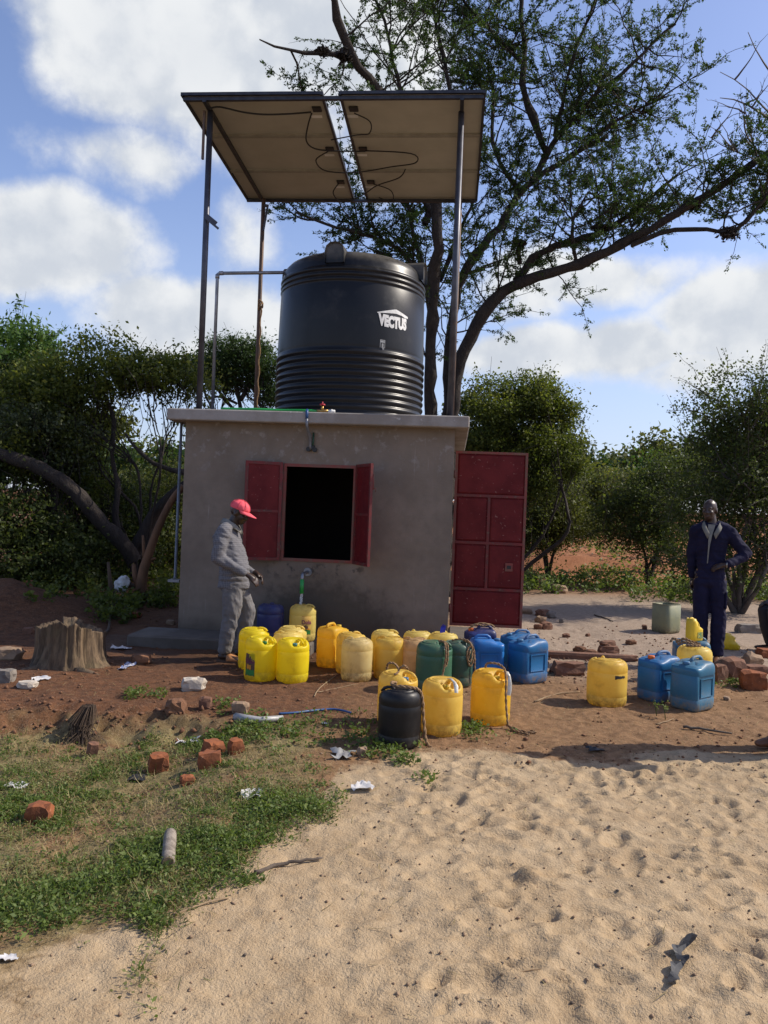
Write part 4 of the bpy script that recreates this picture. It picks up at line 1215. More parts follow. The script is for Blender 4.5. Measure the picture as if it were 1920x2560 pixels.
def face(parent, P, f, l, u, sc):
    for s_ in (-1, 1):
        rot = Matrix((f, l, u)).transposed().to_4x4()
        M = Matrix.Translation(P(.081, .033 * s_, .004)) @ rot
        MB().lathe([(0, -.011), (.008, -.008), (.0115, 0), (.008, .008), (0, .011)], 10, M=M @ Matrix.Diagonal((.6, .95, .42, 1))).build('eye', 'eye_white', parent)
        M2 = Matrix.Translation(P(.0895, .033 * s_, .003)) @ rot
        MB().lathe([(0, -.005), (.005, 0), (0, .005)], 8, M=M2 @ Matrix.Diagonal((.5, 1, 1, 1))).build('iris', 'eye_dark', parent)
    pts = [P(.094 - .9 * (y ** 2) * 6, y, -.066 + abs(y) * .05) for y in np.linspace(-.026, .026, 9)]
    MB().tube(pts, [.002, .004, .0055, .006, .006, .006, .0055, .004, .002], 6).build('lips', 'lip', parent)

# ---------------------------------------------------------------- man in the pink cap (local x = the way he faces)
p0 = S(566, 1652)
man = empty('person', (p0.x, p0.y, p0.z + .012), R(-3), 'person in pink cap, checked shirt and grey trousers standing at the wall', 'person')
sk = Blob()
hc = (.075, .0, 1.525)
P, f_, l_, u_, rot_ = head(sk, hc, (.93, -.08, -.36))
sk.limb([(-.02, 0, 1.35), (.02, 0, 1.43), (.055, 0, 1.50)], [.06, .058, .056])
# forearms and hands
sk.limb([(.13, -.20, .955), (.215, -.19, .915)], [.036, .027])
hand(sk, (.215, -.19, .915), (.80, .10, -.55), (.2, .55, -.8), 1.02, .38, -1)
sk.limb([(.16, .19, .90), (.24, .16, .90)], [.036, .027])
hand(sk, (.24, .16, .90), (.7, -.4, -.5), (-.1, -.6, -.8), 1.0, .5, 1)
# ankles and feet in one skin with the rest of the body under the clothes
sk.limb([(-.03, 0, 1.32), (0, 0, 1.0), (.04, 0, .80)], [(.07, .12, .06), (.11, .13, .1), (.10, .13, .1)])
sk.limb([(-.02, -.13, 1.32), (-.065, -.20, 1.07), (.13, -.20, .955)], [.05, .045, .036]); sk.limb([(-.02, .13, 1.32), (-.02, .20, 1.05), (.16, .19, .90)], [.05, .045, .036])
sk.limb([(.05, -.08, .78), (.045, -.09, .44), (.0, -.09, .08)], [.07, .05, .04]); sk.limb([(.05, .08, .78), (.18, .10, .50), (.12, .12, .09)], [.07, .05, .04])
for (ax, ay) in ((.0, -.09), (.12, .12)):
    sk.limb([(ax - .035, ay, .05), (ax + .05, ay - .008, .05), (ax + .13, ay - .012, .036)], [(.035, .034, .034), (.036, .038, .03), (.04, .042, .02)])
    for k in range(5): sk.limb([(ax + .13, ay - .045 + .02 * k, .03), (ax + .185 - .008 * abs(k - 3.2), ay - .05 + .021 * k, .022)], [.013, .011])
sk.build('body', 'skin', man, .0085, 4)
face(man, P, f_, l_, u_, 1.0)
sh = Blob()   # shirt
sh.limb([(-.03, 0, 1.385), (-.045, 0, 1.27), (.0, 0, 1.10), (.045, 0, .96), (.045, 0, .80), (.045, 0, .755)],
        [(.085, .13, .06), (.145, .185, .08), (.165, .185, .08), (.165, .18, .08), (.165, .178, .05), (.168, .178, .02)])
for s_ in (-1, 1): sh.limb([(-.01, 0, 1.39), (-.035, s_ * .15, 1.345)], [.065, .072])
sh.limb([(-.035, -.165, 1.33), (-.055, -.215, 1.20), (-.075, -.225, 1.065)], [.078, .070, .064])
sh.limb([(-.075, -.225, 1.065), (.04, -.215, 1.0), (.145, -.20, .95), (.185, -.195, .93)], [.064, .056, .048, .044])
sh.limb([(-.03, .165, 1.33), (-.03, .215, 1.19), (-.03, .22, 1.05)], [.078, .070, .062]); sh.limb([(-.03, .22, 1.05), (.08, .205, .96), (.19, .185, .905)], [.062, .054, .044])
sh.build('shirt', 'check_shirt', man, .0105, 5, extra=wrinkle(.017, 7, 14, 5))
col_ = MB()
for s_ in (-1, 1):
    col_.add([(-.075, s_ * .055, 1.465), (-.02, s_ * .085, 1.455), (.06, s_ * .075, 1.405), (.105, s_ * .03, 1.345), (-.10, s_ * .075, 1.41), (-.02, s_ * .115, 1.40), (.075, s_ * .10, 1.35), (.115, s_ * .055, 1.305)],
             [(0, 1, 5, 4), (1, 2, 6, 5), (2, 3, 7, 6)], 0, True)
col_.add([(-.075, -.055, 1.465), (-.09, 0, 1.468), (-.075, .055, 1.465), (-.10, -.075, 1.41), (-.125, 0, 1.405), (-.10, .075, 1.41)], [(0, 1, 4, 3), (1, 2, 5, 4)], 0, True)
o_ = col_.build('collar', 'collar_light', man); o_.modifiers.new('t', 'SOLIDIFY').thickness = .008
tr = Blob()
tr.limb([(.045, 0, .83), (.045, 0, .74)], [(.13, .155, .05), (.135, .158, .07)])
tr.limb([(.05, -.085, .74), (.065, -.09, .58), (.05, -.092, .44), (.02, -.09, .24), (.0, -.09, .10)], [(.105, .088, .08), (.10, .085, .08), (.085, .078, .07), (.078, .072, .06), (.072, .068, .03)])
tr.limb([(.055, .085, .74), (.13, .095, .62), (.185, .10, .50), (.15, .11, .28), (.125, .12, .11)], [(.105, .088, .08), (.095, .085, .08), (.08, .076, .07), (.074, .07, .06), (.07, .066, .03)])
tr.build('trousers', 'grey_trousers', man, .0105, 5, extra=wrinkle(.022, 9, 9, 15))
# cap
cp = Blob()
C0 = P(-.012, 0, .058)
cp.ell(C0, (.112, .092, .082), rot_)
capo = cp.build('cap_crown', 'pink_cap', man, .008, 3)
bmx = bmesh.new(); bmx.from_mesh(capo.data)
geom = bmx.verts[:] + bmx.edges[:] + bmx.faces[:]
bmesh.ops.bisect_plane(bmx, geom=geom, plane_co=P(0, 0, .040), plane_no=u_ * -1 + f_ * .08, clear_outer=True)
bmx.to_mesh(capo.data); bmx.free(); capo.modifiers.new('t', 'SOLIDIFY').thickness = .004
br = MB(); nb = 12; vs = []; fs = []
for i in range(nb + 1):
    a = R(-78 + 156 * i / nb)
    ca, sa = math.cos(a), math.sin(a)
    for k, ex in enumerate((.0, .35, .7, 1.0)):
        fx = -.012 + .106 * ca + ex * .098 * max(ca, 0) ** .8; ly = .088 * sa * (1 - .05 * ex)
        vs.append(P(fx, ly, .046 - .022 * ex - .55 * ly * ly * (1 + ex * 2)))
for i in range(nb):
    for k in range(3): fs.append((i * 4 + k, i * 4 + k + 1, (i + 1) * 4 + k + 1, (i + 1) * 4 + k))
o_ = br.add(vs, fs, 0, True).build('cap_brim', 'pink_cap', man); o_.modifiers.new('t', 'SOLIDIFY').thickness = .006
for k in range(4):
    a = R(45 * k)
    pts = [P(-.012 + .1135 * math.cos(e_) * math.cos(a), .0935 * math.cos(e_) * math.sin(a), .058 + .0835 * math.sin(e_)) for e_ in np.linspace(.0, math.pi, 15)]
    MB().tube(pts, .0022, 5).build('cap_seam', 'pink_seam', man)
MB().lathe([(0, .006), (.008, .004), (.009, 0)], 10, M=Matrix.Translation(P(-.012, 0, .139)) @ rot_.to_4x4()).build('cap_button', 'pink_cap', man)
for (ax, ay) in ((.0, -.09), (.12, .12)):
    sd_ = empty('sandal'); sd_.parent = man
    s_ = MB(); vs = []; 
    out_l = [(-.085, .0), (-.075, .03), (-.02, .04), (.06, .045), (.13, .052), (.18, .04), (.20, 0), (.18, -.045), (.12, -.055), (.05, -.045), (-.03, -.038), (-.075, -.028)]
    n_ = len(out_l)
    s_.add([(ax + x, ay + y, -.012) for x, y in out_l] + [(ax + x, ay + y, .014) for x, y in out_l], [tuple(range(n_)), tuple(range(n_, 2 * n_))[::-1]] + [(i, i + n_, (i + 1) % n_ + n_, (i + 1) % n_) for i in range(n_)])
    s_.build('sole', 'sandal_sole', sd_)
    vs = []; fs = []
    for i, xx in enumerate((.03, .075, .12, .155)):
        for k in range(9):
            a = math.pi * k / 8
            vs.append((ax + xx, ay - .006 + math.cos(a) * (.052 - .004 * i * 0), .012 + math.sin(a) * (.078 - .014 * i)))
    for i in range(3):
        for k in range(8): fs.append((i * 9 + k, i * 9 + k + 1, (i + 1) * 9 + k + 1, (i + 1) * 9 + k))
    o_ = MB().add(vs, fs, 0, True).build('upper', 'sandal', sd_); o_.modifiers.new('t', 'SOLIDIFY').thickness = .005

# ---------------------------------------------------------------- man in navy overalls, hand on hip (faces the camera, local -y)
def overall_man(name, loc, rz, label, mt_top, mt_leg, K=1.0, shoe='brown_shoe', right_hip=True):
    e_ = empty(name, loc, rz, label, 'person')
    e_.scale = (K * .93, K * .97, K)
    sk = Blob()
    P, f_, l_, u_, rot_ = head(sk, (-.035, -.02, 1.655), (-.30, -.95, -.06))
    sk.limb([(.0, .01, 1.44), (-.01, .005, 1.52), (-.025, 0, 1.60)], [.075, .060, .060])
    sk.limb([(.01, .01, 1.42), (0, .01, 1.1), (0, 0, .92)], [(.14, .08, .08), (.12, .08, .1), (.12, .09, .08)])
    # his left arm: hand on the hip; his right arm hangs
    hipw = (.16, -.15, 1.075)
    sk.limb([(.17, .02, 1.42), (.36, .065, 1.195), (.27, -.03, 1.125), hipw], [.045, .035, .035, .028])
    hand(sk, hipw, (-.93, -.1, -.22), (-.1, .55, -.75), 1.0, .55, 1)
    sk.limb([(-.17, .02, 1.42), (-.212, .06, 1.17), (-.20, .08, .90)], [.045, .038, .027])
    hand(sk, (-.20, .08, .90), (.05, -.15, -1), (.6, -.5, 0), 1.0, .45, -1)
    for s_, (fx, fy) in ((-1, (-.085, -.05)), (1, (.10, .0))):
        sk.limb([(s_ * .09, 0, .92), (fx * 1.05, fy * .5 - .01, .50), (fx, fy, .09)], [.085, .06, .04])
        sk.limb([(fx, fy + .03, .05), (fx, fy - .05, .045), (fx + s_ * .01, fy - .15, .03)], [.034, .036, (.042, .04, .022)])
    sk.build('body', 'skin', e_, .009, 4)
    face(e_, P, f_, l_, u_, 1.0)
    top = Blob()
    top.limb([(.0, .005, 1.475), (.01, .01, 1.36), (.0, .01, 1.18), (.0, .0, 1.02), (.0, .0, .93)], [(.10, .085, .05), (.178, .125, .07), (.170, .125, .08), (.155, .122, .08), (.16, .125, .06)])
    top.limb([(.08, .01, 1.475), (.175, .02, 1.425), (.28, .045, 1.30), (.37, .065, 1.195)], [.065, .078, .070, .066])
    top.limb([(.37, .065, 1.195), (.28, -.02, 1.13), (.185, -.125, 1.085)], [.066, .058, .045])
    top.limb([(-.08, .01, 1.475), (-.175, .02, 1.425), (-.215, .06, 1.18), (-.205, .08, .94)], [.065, .075, .062, .048])
    top.build('overall_top', mt_top, e_, .0115, 5, extra=wrinkle(.02, 7, 12, 25))
    leg = Blob()
    leg.limb([(0, 0, .97), (0, 0, .88)], [(.165, .125, .05), (.175, .13, .08)])
    for s_, (fx, fy) in ((-1, (-.085, -.05)), (1, (.10, .0))):
        leg.limb([(s_ * .085, 0, .86), (s_ * .09, -.01, .70), (fx * 1.05, fy * .5 - .015, .50), (fx, fy * .8, .28), (fx, fy, .10)], [(.098, .112, .08), (.096, .105, .08), (.085, .09, .07), (.082, .085, .06), (.078, .082, .03)])
    leg.build('overall_legs', mt_leg, e_, .0115, 5, extra=wrinkle(.022, 8, 9, 35))
    MB().box((.165, -.09, .60), (.19, .06, .78), ch=.008).build('thigh_pocket', mt_leg, e_)
    # open collar over a light shirt
    c_ = MB()
    for s_ in (-1, 1):
        c_.add([(s_ * .062, .04, 1.555), (s_ * .085, -.03, 1.53), (s_ * .06, -.10, 1.475), (s_ * .02, -.135, 1.40), (s_ * .095, .04, 1.51), (s_ * .115, -.03, 1.49), (s_ * .095, -.115, 1.435), (s_ * .045, -.15, 1.345)],
               [(0, 1, 5, 4), (1, 2, 6, 5), (2, 3, 7, 6)], 0, True)
    o_ = c_.build('collar', 'collar_light', e_); o_.modifiers.new('t', 'SOLIDIFY').thickness = .007
    MB().add([(-.045, -.090, 1.50), (.035, -.090, 1.50), (-.034, -.140, 1.38), (.004, -.140, 1.38), (-.034, -.147, 1.25), (-.018, -.147, 1.25), (-.04, -.14, 1.08), (-.03, -.14, 1.08)], [(0, 1, 3, 2), (2, 3, 5, 4), (4, 5, 7, 6)], 0, True).build('shirt_front', 'collar_light', e_)
    MB().tube([Vector(hipw) + Vector((.0, .030 * math.cos(a), .030 * math.sin(a))) + Vector((.012, .01, .003)) for a in np.linspace(0, 6.28, 15)], .007, 6, cap=False).build('wristwatch', 'watch_metal', e_)
    for (fx, fy) in ((-.085, -.05), (.10, .0)):
        shb = Blob().limb([(fx, fy + .045, .045), (fx, fy - .03, .05), (fx, fy - .12, .038), (fx, fy - .185, .03)], [(.040, .042, .045), (.042, .045, .045), (.047, .05, .036), (.042, .04, .026)])
        o_ = shb.build('shoe', shoe, e_, .009, 3)
        for v in o_.data.vertices: v.co.z = max(v.co.z, .0)
    return e_
q0 = at(1786, 1648, 8.75)
overall_man('person', (q0.x - .08, q0.y, surf(q0.x, q0.y)), R(-24), 'bald person in navy overalls standing with hand on hip behind blue cans', 'navy_overall', 'navy_overall', 1.03)
# onlooker just outside the right edge: only a shoe and the shadow show
overall_man('person', (3.02, 5.62, surf(3.0, 5.6)), R(-80), 'person past the right edge, only brown shoe and long shadow in view', 'maroon_shirt', 'dark_trousers', .98)

# ---------------------------------------------------------------- someone sitting on the bricks at the right edge
q1 = at(1975, 1640, 9.6); zb = surf(q1.x, q1.y)
sit = empty('person', (q1.x, q1.y, zb), R(180), 'seated person in dark trousers at the right edge, only bent knee showing', 'person')
sk = Blob()
P, f_, l_, u_, rot_ = head(sk, (-.05, 0, 1.22), (1, -.1, -.2))
sk.limb([(-.1, 0, 1.0), (-.08, 0, 1.08), (-.06, 0, 1.17)], [.075, .06, .058]); sk.limb([(-.1, 0, 1.0), (-.14, 0, .55)], [(.1, .15, .1), (.1, .14, .1)])
for s_ in (-1, 1):
    sk.limb([(-.10, s_ * .17, .98), (-.02, s_ * .22, .74), (.2, s_ * .12, .62)], [.05, .044, .03]); hand(sk, (.2, s_ * .12, .62), (.9, -s_ * .1, -.3), (0, 0, -1), 1.0, .4, s_)
    sk.limb([(-.12, s_ * .09, .48), (.27, s_ * .12, .50), (.18, s_ * .12, .09)], [.075, .06, .04]); sk.limb([(.14, s_ * .12, .05), (.34, s_ * .13, .035)], [.036, (.045, .04, .024)])
sk.build('body', 'skin', sit, .01, 4); face(sit, P, f_, l_, u_, 1.0)
b_ = Blob(); b_.limb([(-.1, 0, 1.04), (-.11, 0, .85), (-.13, 0, .5)], [(.09, .13, .06), (.125, .18, .08), (.14, .17, .08)])
for s_ in (-1, 1): b_.limb([(-.1, s_ * .14, 1.0), (-.03, s_ * .22, .76), (.12, s_ * .16, .66)], [.075, .065, .05])
b_.build('shirt', 'maroon_shirt', sit, .012, 5)
b_ = Blob()
for s_ in (-1, 1): b_.limb([(-.13, s_ * .085, .47), (.1, s_ * .11, .50), (.27, s_ * .12, .49), (.24, s_ * .12, .3), (.18, s_ * .12, .12)], [(.13, .12, .1), .10, .088, .085, .08])
b_.build('trousers', 'dark_trousers', sit, .012, 5)

# ================================================================== TREES AND SHRUBS
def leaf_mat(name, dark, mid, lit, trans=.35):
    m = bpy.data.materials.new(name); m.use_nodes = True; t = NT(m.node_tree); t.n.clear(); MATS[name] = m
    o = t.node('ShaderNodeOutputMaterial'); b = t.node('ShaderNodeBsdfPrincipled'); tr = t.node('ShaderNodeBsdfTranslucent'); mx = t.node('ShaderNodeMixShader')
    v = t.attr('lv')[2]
    col = t.mix(t.smooth(v, 0, .5), dark, mid); col = t.mix(t.smooth(v, .5, 1.0), col, lit)  # shaded to sunlit leaf tones put into the colour, chosen by lv
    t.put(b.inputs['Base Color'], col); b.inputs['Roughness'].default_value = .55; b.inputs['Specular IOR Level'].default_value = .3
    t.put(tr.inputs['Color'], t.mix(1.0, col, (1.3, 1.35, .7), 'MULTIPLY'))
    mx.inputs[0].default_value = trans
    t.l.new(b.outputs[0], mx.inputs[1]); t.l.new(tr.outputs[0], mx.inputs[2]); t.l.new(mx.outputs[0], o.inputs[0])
leaf_mat('leaf_acacia', (.026, .052, .014), (.046, .082, .022), (.085, .115, .034), .42)
leaf_mat('leaf_acacia_far', (.024, .045, .014), (.045, .080, .022), (.085, .120, .035))
leaf_mat('leaf_bright', (.04, .085, .018), (.075, .14, .03), (.12, .185, .045))
leaf_mat('leaf_vine', (.045, .066, .015), (.11, .135, .028), (.26, .25, .05), .45)
leaf_mat('leaf_dark', (.034, .050, .015), (.066, .088, .026), (.13, .15, .042), .45)
leaf_mat('leaf_grey', (.042, .055, .026), (.078, .095, .045), (.13, .145, .07), .42)
leaf_mat('leaf_olive', (.05, .06, .017), (.092, .105, .03), (.16, .16, .045), .42)
leaf_mat('leaf_weed', (.058, .095, .02), (.12, .168, .04), (.21, .25, .075), .38)
leaf_mat('leaf_straw', (.16, .12, .05), (.26, .20, .09), (.38, .30, .14), .15)
leaf_mat('leaf_dusty', (.09, .10, .03), (.16, .165, .055), (.25, .235, .10), .25)
mat('bark_dark', (.046, .035, .028), (.028, .021, .018), 9, .95, 1.0, 26, .06, stretch=(1, 1, .35))
mat('bark_brown', (.11, .072, .046), (.07, .048, .034), 9, .95, .8, 26, .02, stretch=(1, 1, .35))
mat('bark_cut', (.20, .10, .05), (.11, .058, .032), 7, .9, .5, 30, .01, stretch=(1, 1, .3))
mat('twig_grey', (.10, .085, .072), (.07, .055, .048), 9, .95, .3, 40, .004)

def np_tubes(lines, n=3):
    """lines: list of (points Nx3, radii N) -> verts, quads"""
    V = []; Q = []; o = 0
    ang = np.arange(n) * 2 * np.pi / n
    ca, sa = np.cos(ang), np.sin(ang)
    for P, r in lines:
        P = np.asarray(P, float); k = len(P)
        T = np.gradient(P, axis=0); T /= np.linalg.norm(T, axis=1, keepdims=True) + 1e-9
        ref = np.array([0, 0, 1.0]) if abs(T[:, 2]).mean() < .8 else np.array([1.0, 0, 0])
        A = np.cross(T, ref); A /= np.linalg.norm(A, axis=1, keepdims=True) + 1e-9
        B = np.cross(T, A)
        ring = P[:, None, :] + (A[:, None, :] * ca[None, :, None] + B[:, None, :] * sa[None, :, None]) * np.asarray(r)[:, None, None]
        V.append(ring.reshape(-1, 3))
        i = o + np.arange((k - 1) * n).reshape(k - 1, n)
        j = o + np.arange(k - 1)[:, None] * n + (np.arange(n)[None, :] + 1) % n
        Q.append(np.stack([i, j, j + n, i + n], -1).reshape(-1, 4)); o += k * n
    return np.concatenate(V), np.concatenate(Q)
def gnarl(V, amp):
    """knobbly bark relief"""
    a = fbm(V[:, 0] * 5 + V[:, 2] * 3, V[:, 1] * 5 + V[:, 2] * 2, 4, 301, .6) - .5; b_ = fbm(V[:, 0] * 5 - V[:, 2] * 2 + 30, V[:, 1] * 5 + V[:, 2] * 4, 4, 303, .6) - .5
    return V + np.stack([a, b_, .4 * (a + b_)], 1) * amp
def leaves_np(C, size, elong=1.7, up=.3, D=None, rng=RNG, jit=.35):
    """a folded diamond per centre"""
    n = len(C)
    d = rng.normal(size=(n, 3)) if D is None else D + rng.normal(size=(n, 3)) * .6
    d /= np.linalg.norm(d, axis=1, keepdims=True) + 1e-9
    nn = rng.normal(size=(n, 3)); nn[:, 2] += up * 3
    s = np.cross(d, nn); s /= np.linalg.norm(s, axis=1, keepdims=True) + 1e-9
    nn = np.cross(s, d)
    sz = size * (1 + jit * rng.normal(size=n)).clip(.4, 2)
    L = d * (sz * elong * .5)[:, None]; W = s * (sz * .5)[:, None]; U = nn * (sz * .12)[:, None]
    V = np.stack([C - L, C + W + U, C + L, C - W + U], 1).reshape(-1, 3)
    return V, np.arange(4 * n).reshape(n, 4)
def crown(name, C, size, mt, parent, lv, elong=1.7, up=.3, D=None):
    V, Q = leaves_np(C, size, elong, up, D)
    return np_mesh(name, V, Q, mt, parent, attrs={'lv': np.repeat(np.clip(lv, 0, 1), 4)})
def resample(P, step):
    P = np.asarray(P, float)
    s = np.r_[0, np.cumsum(np.linalg.norm(np.diff(P, axis=0), axis=1))]
    n = max(3, int(s[-1] / step) + 1)
    t_ = np.linspace(0, s[-1], n)
    Q = np.stack([np.interp(t_, s, P[:, k]) for k in range(3)], 1)
    for _ in range(2): Q[1:-1] = .25 * Q[:-2] + .5 * Q[1:-1] + .25 * Q[2:]
    return Q
def branch(p, d, L, rng, k=5, wig=.16, trop=(0, 0, .05)):
    pts = [np.array(p, float)]; d = np.array(d, float); d /= np.linalg.norm(d)
    for i in range(k - 1):
        d = d + rng.normal(size=3) * wig + np.array(trop); d /= np.linalg.norm(d)
        pts.append(pts[-1] + d * L / (k - 1))
    return np.array(pts)
def grow(limbs, rng, bough=(2.2, 1.3), twig=(5.0, .55), tiny=(8.0, .22), leaf_n=9, flat=.55, upb=.2, start=.25, leaf_sp=.02):
    """limbs: (points, r0, r1[, density]). Returns thick tubes, thin tubes, leaf centres, leaf directions"""
    thick, thin, C, D = [], [], [], []
    def kids(P, dens, L, t0, spread=1.0, ub=None):
        seg = np.linalg.norm(np.diff(P, axis=0), axis=1); s = np.r_[0, np.cumsum(seg)]; tot = s[-1]
        n = rng.poisson(dens * tot * (1 - t0))
        for _ in range(n):
            t_ = tot * (t0 + (1 - t0) * rng.random())
            i = min(np.searchsorted(s, t_) - 1, len(seg) - 1); i = max(i, 0)
            q = P[i] + (P[i + 1] - P[i]) * ((t_ - s[i]) / (seg[i] + 1e-9))
            tan = (P[i + 1] - P[i]) / (seg[i] + 1e-9)
            r_ = rng.normal(size=3); r_[2] *= flat; r_[2] += upb if ub is None else ub
            d = tan * .55 + r_ / np.linalg.norm(r_) * spread
            yield q, d, L * rng.uniform(.55, 1.25) * (1.15 - .4 * t_ / tot)
    for lim in limbs:
        P, r0, r1 = lim[:3]; dn = lim[3] if len(lim) > 3 else 1.0
        P = resample(P, .25)
        P[1:-1] += rng.normal(size=(len(P) - 2, 3)) * min(.02, r0 * .2)
        thick.append((P, np.linspace(r0, r1, len(P)) * (1 + .08 * rng.normal(size=len(P)))))
        st = lim[4] if len(lim) > 4 else start
        for q, d, L in kids(P, bough[0] * dn, bough[1], st, 1.0, lim[5] if len(lim) > 5 else None):
            B = branch(q, d, L, rng, 6, .2, (0, 0, .05))
            thin.append((B, np.linspace(.020, .008, 6)))
            for q2, d2, L2 in list(kids(B, twig[0], twig[1], .15)) + [(B[-1], B[-1] - B[-2], twig[1])]:
                T_ = branch(q2, d2, L2, rng, 5, .18, (0, 0, .02))
                thin.append((T_, np.linspace(.008, .004, 5)))
                for q3, d3, L3 in list(kids(T_, tiny[0], tiny[1], .1)) + [(T_[-1], T_[-1] - T_[-2], tiny[1])]:
                    e3 = q3 + d3 / np.linalg.norm(d3) * L3
                    thin.append((np.array([q3, (q3 + e3) / 2 + rng.normal(size=3) * .01, e3]), np.array([.0035, .003, .002])))
                    if rng.random() < .12: continue
                    tt = rng.random(leaf_n)[:, None]
                    C.append(q3 + (e3 - q3) * tt + rng.normal(size=(leaf_n, 3)) * leaf_sp); D.append(np.repeat((e3 - q3)[None] / L3, leaf_n, 0))
    return thick, thin, np.concatenate(C), np.concatenate(D)
def px_line(pts, d0, d1):
    n = len(pts)
    return [tuple(at(x, y, d0 + (d1 - d0) * i / (n - 1))) for i, (x, y) in enumerate(pts)]

# ---------------------------------------------------------------- the big acacia behind the house
rng = np.random.default_rng(5)
base = on(at(1112, 1400, 15.2).x, 15.2)
root = empty('acacia_tree', base, 0, 'tall spreading acacia tree rising behind the water tank', 'tree')
b3 = tuple(base - Vector((0, 0, .3)))
def rel(limbs): return [(np.array(l[0]) - np.array(base), *l[1:]) for l in limbs]
LIMBS = [
    # right-hand limb, sweeping out over the yard
    ([b3] + px_line([(1125, 1150), (1132, 990), (1152, 890), (1189, 812), (1237, 742), (1300, 700), (1364, 682), (1443, 664), (1539, 621), (1603, 581), (1666, 541), (1738, 509), (1793, 469), (1841, 438), (1920, 382), (1990, 330)], 15.1, 13.3), .19, .045, 1.0, .5, .9),
    (px_line([(1292, 702), (1308, 660), (1348, 629), (1420, 609), (1483, 589), (1539, 565), (1600, 520), (1650, 470), (1690, 440)], 14.6, 14.6), .085, .025, 1.7, .2),
    (px_line([(1579, 613), (1674, 569), (1746, 571), (1800, 580), (1840, 590), (1873, 549), (1925, 477), (1990, 420)], 14.0, 13.0), .05, .02, 1.2, .3, .7),
    (px_line([(1443, 662), (1440, 625), (1420, 585), (1430, 530), (1470, 480)], 14.3, 14.0), .04, .015, 1.2, .3),
    (px_line([(1300, 660), (1290, 620), (1302, 600)], 14.5, 14.4), .05, .035, .2, .2),
    # middle limbs
    ([b3] + px_line([(1118, 1150), (1122, 1000), (1120, 900), (1130, 790), (1149, 692), (1205, 620), (1268, 541), (1300, 477), (1348, 445), (1403, 406), (1459, 366), (1520, 340)], 15.3, 15.8), .16, .035, 1.0, .45),
    (px_line([(1330, 455), (1364, 382), (1388, 342), (1443, 294), (1499, 223), (1555, 183), (1634, 103), (1690, 60)], 15.6, 15.0), .07, .018, 1.35, .1),
    (px_line([(1364, 382), (1340, 302), (1308, 239), (1308, 159), (1308, 80), (1300, -20), (1310, -120)], 15.6, 15.5), .075, .03, 1.35, .1),
    (px_line([(1388, 342), (1412, 239), (1425, 150), (1470, 60), (1500, -40)], 15.5, 14.6), .05, .02, 1.35, .1),
    (px_line([(1300, 477), (1240, 400), (1225, 330), (1235, 240), (1220, 150)], 15.6, 16.3), .05, .02, 1.35, .1),
    (px_line([(1459, 366), (1540, 300), (1600, 270), (1670, 240)], 15.8, 15.4), .035, .015, 1.3, .1),
    (px_line([(1308, 159), (1240, 90), (1180, 30), (1130, -30)], 15.5, 15.5), .04, .02, 1.4, .1),
    # stems beside the tank
    ([b3] + px_line([(1085, 1150), (1077, 1020), (1078, 900), (1080, 796), (1090, 680), (1097, 557), (1080, 440), (1050, 330), (1000, 270), (950, 231), (902, 175), (867, 143), (855, 80), (835, 16), (820, -40)], 15.0, 12.4), .15, .055, .55, .35),
    (px_line([(867, 145), (839, 123), (799, 131), (751, 139), (703, 119), (648, 99)], 12.8, 12.2), .045, .012, .7, .3),
    (px_line([(1097, 560), (1054, 500), (1030, 400), (1010, 250), (980, 150), (970, 60), (930, -20)], 14.6, 14.2), .06, .02, 1.15, .15),
    (px_line([(1060, 560), (1110, 420), (1130, 300), (1120, 180), (1090, 80), (1080, -40)], 14.9, 15.2), .07, .025, 1.2, .15),
    (px_line([(1080, 800), (1060, 690), (1020, 640), (990, 610), (930, 590), (860, 575), (799, 555), (740, 530)], 15.0, 14.2), .055, .015, 1.3, .1),
    (px_line([(1075, 760), (1054, 660), (1030, 589), (1034, 525), (1000, 480)], 15.2, 15.0), .05, .02, 1.3, .15),
    (px_line([(1100, 700), (1160, 560), (1190, 480), (1200, 400)], 15.4, 16.4), .05, .02, 1.35, .15),
    (px_line([(1149, 692), (1190, 680), (1240, 650), (1280, 640)], 15.4, 15.6), .03, .012, 1.2, .1),
]
thick, thin, C, D = grow(rel(LIMBS), rng, bough=(4.0, 1.4), twig=(6.5, .6), tiny=(8.5, .2), leaf_n=30, flat=.5, upb=.12)
V, Q = np_tubes(thick, 12); V = gnarl(V, .07); np_mesh('trunk', V, Q, 'bark_dark', root, smooth=True)
V, Q = np_tubes(thin, 3); np_mesh('twigs', V, Q, 'bark_dark', root)['kind'] = 'stuff'
lv = .5 * rng.random(len(C)) + .5 * fbm(C[:, 0] * 1.1, C[:, 2] * 1.1 + C[:, 1], 3, 77)
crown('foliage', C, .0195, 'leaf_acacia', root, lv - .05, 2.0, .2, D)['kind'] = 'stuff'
print('acacia', len(thin), len(C))
# bare twigs of the same tree reaching in from the upper right
dead = [(px_line([(1960, 330), (1930, 290), (1880, 270), (1840, 240), (1800, 245)], 13.0, 12.8), .03, .008), (px_line([(1960, 220), (1910, 170), (1880, 110), (1870, 80)], 13.0, 12.6), .025, .006), (px_line([(1930, 290), (1880, 240), (1850, 190), (1800, 180)], 13, 12.7), .018, .005), (px_line([(1950, 440), (1880, 390), (1820, 380), (1770, 340)], 13.2, 13.0), .02, .006), (px_line([(1900, 420), (1870, 330), (1860, 260)], 13.2, 13.0), .016, .005)]
dt, dn_, _, _ = grow(rel(dead), rng, bough=(2.0, .5), twig=(4, .28), tiny=(3, .1), leaf_n=1)
V, Q = np_tubes(dt + dn_, 3); np_mesh('bare_twigs', V, Q, 'twig_grey', root)['kind'] = 'stuff'
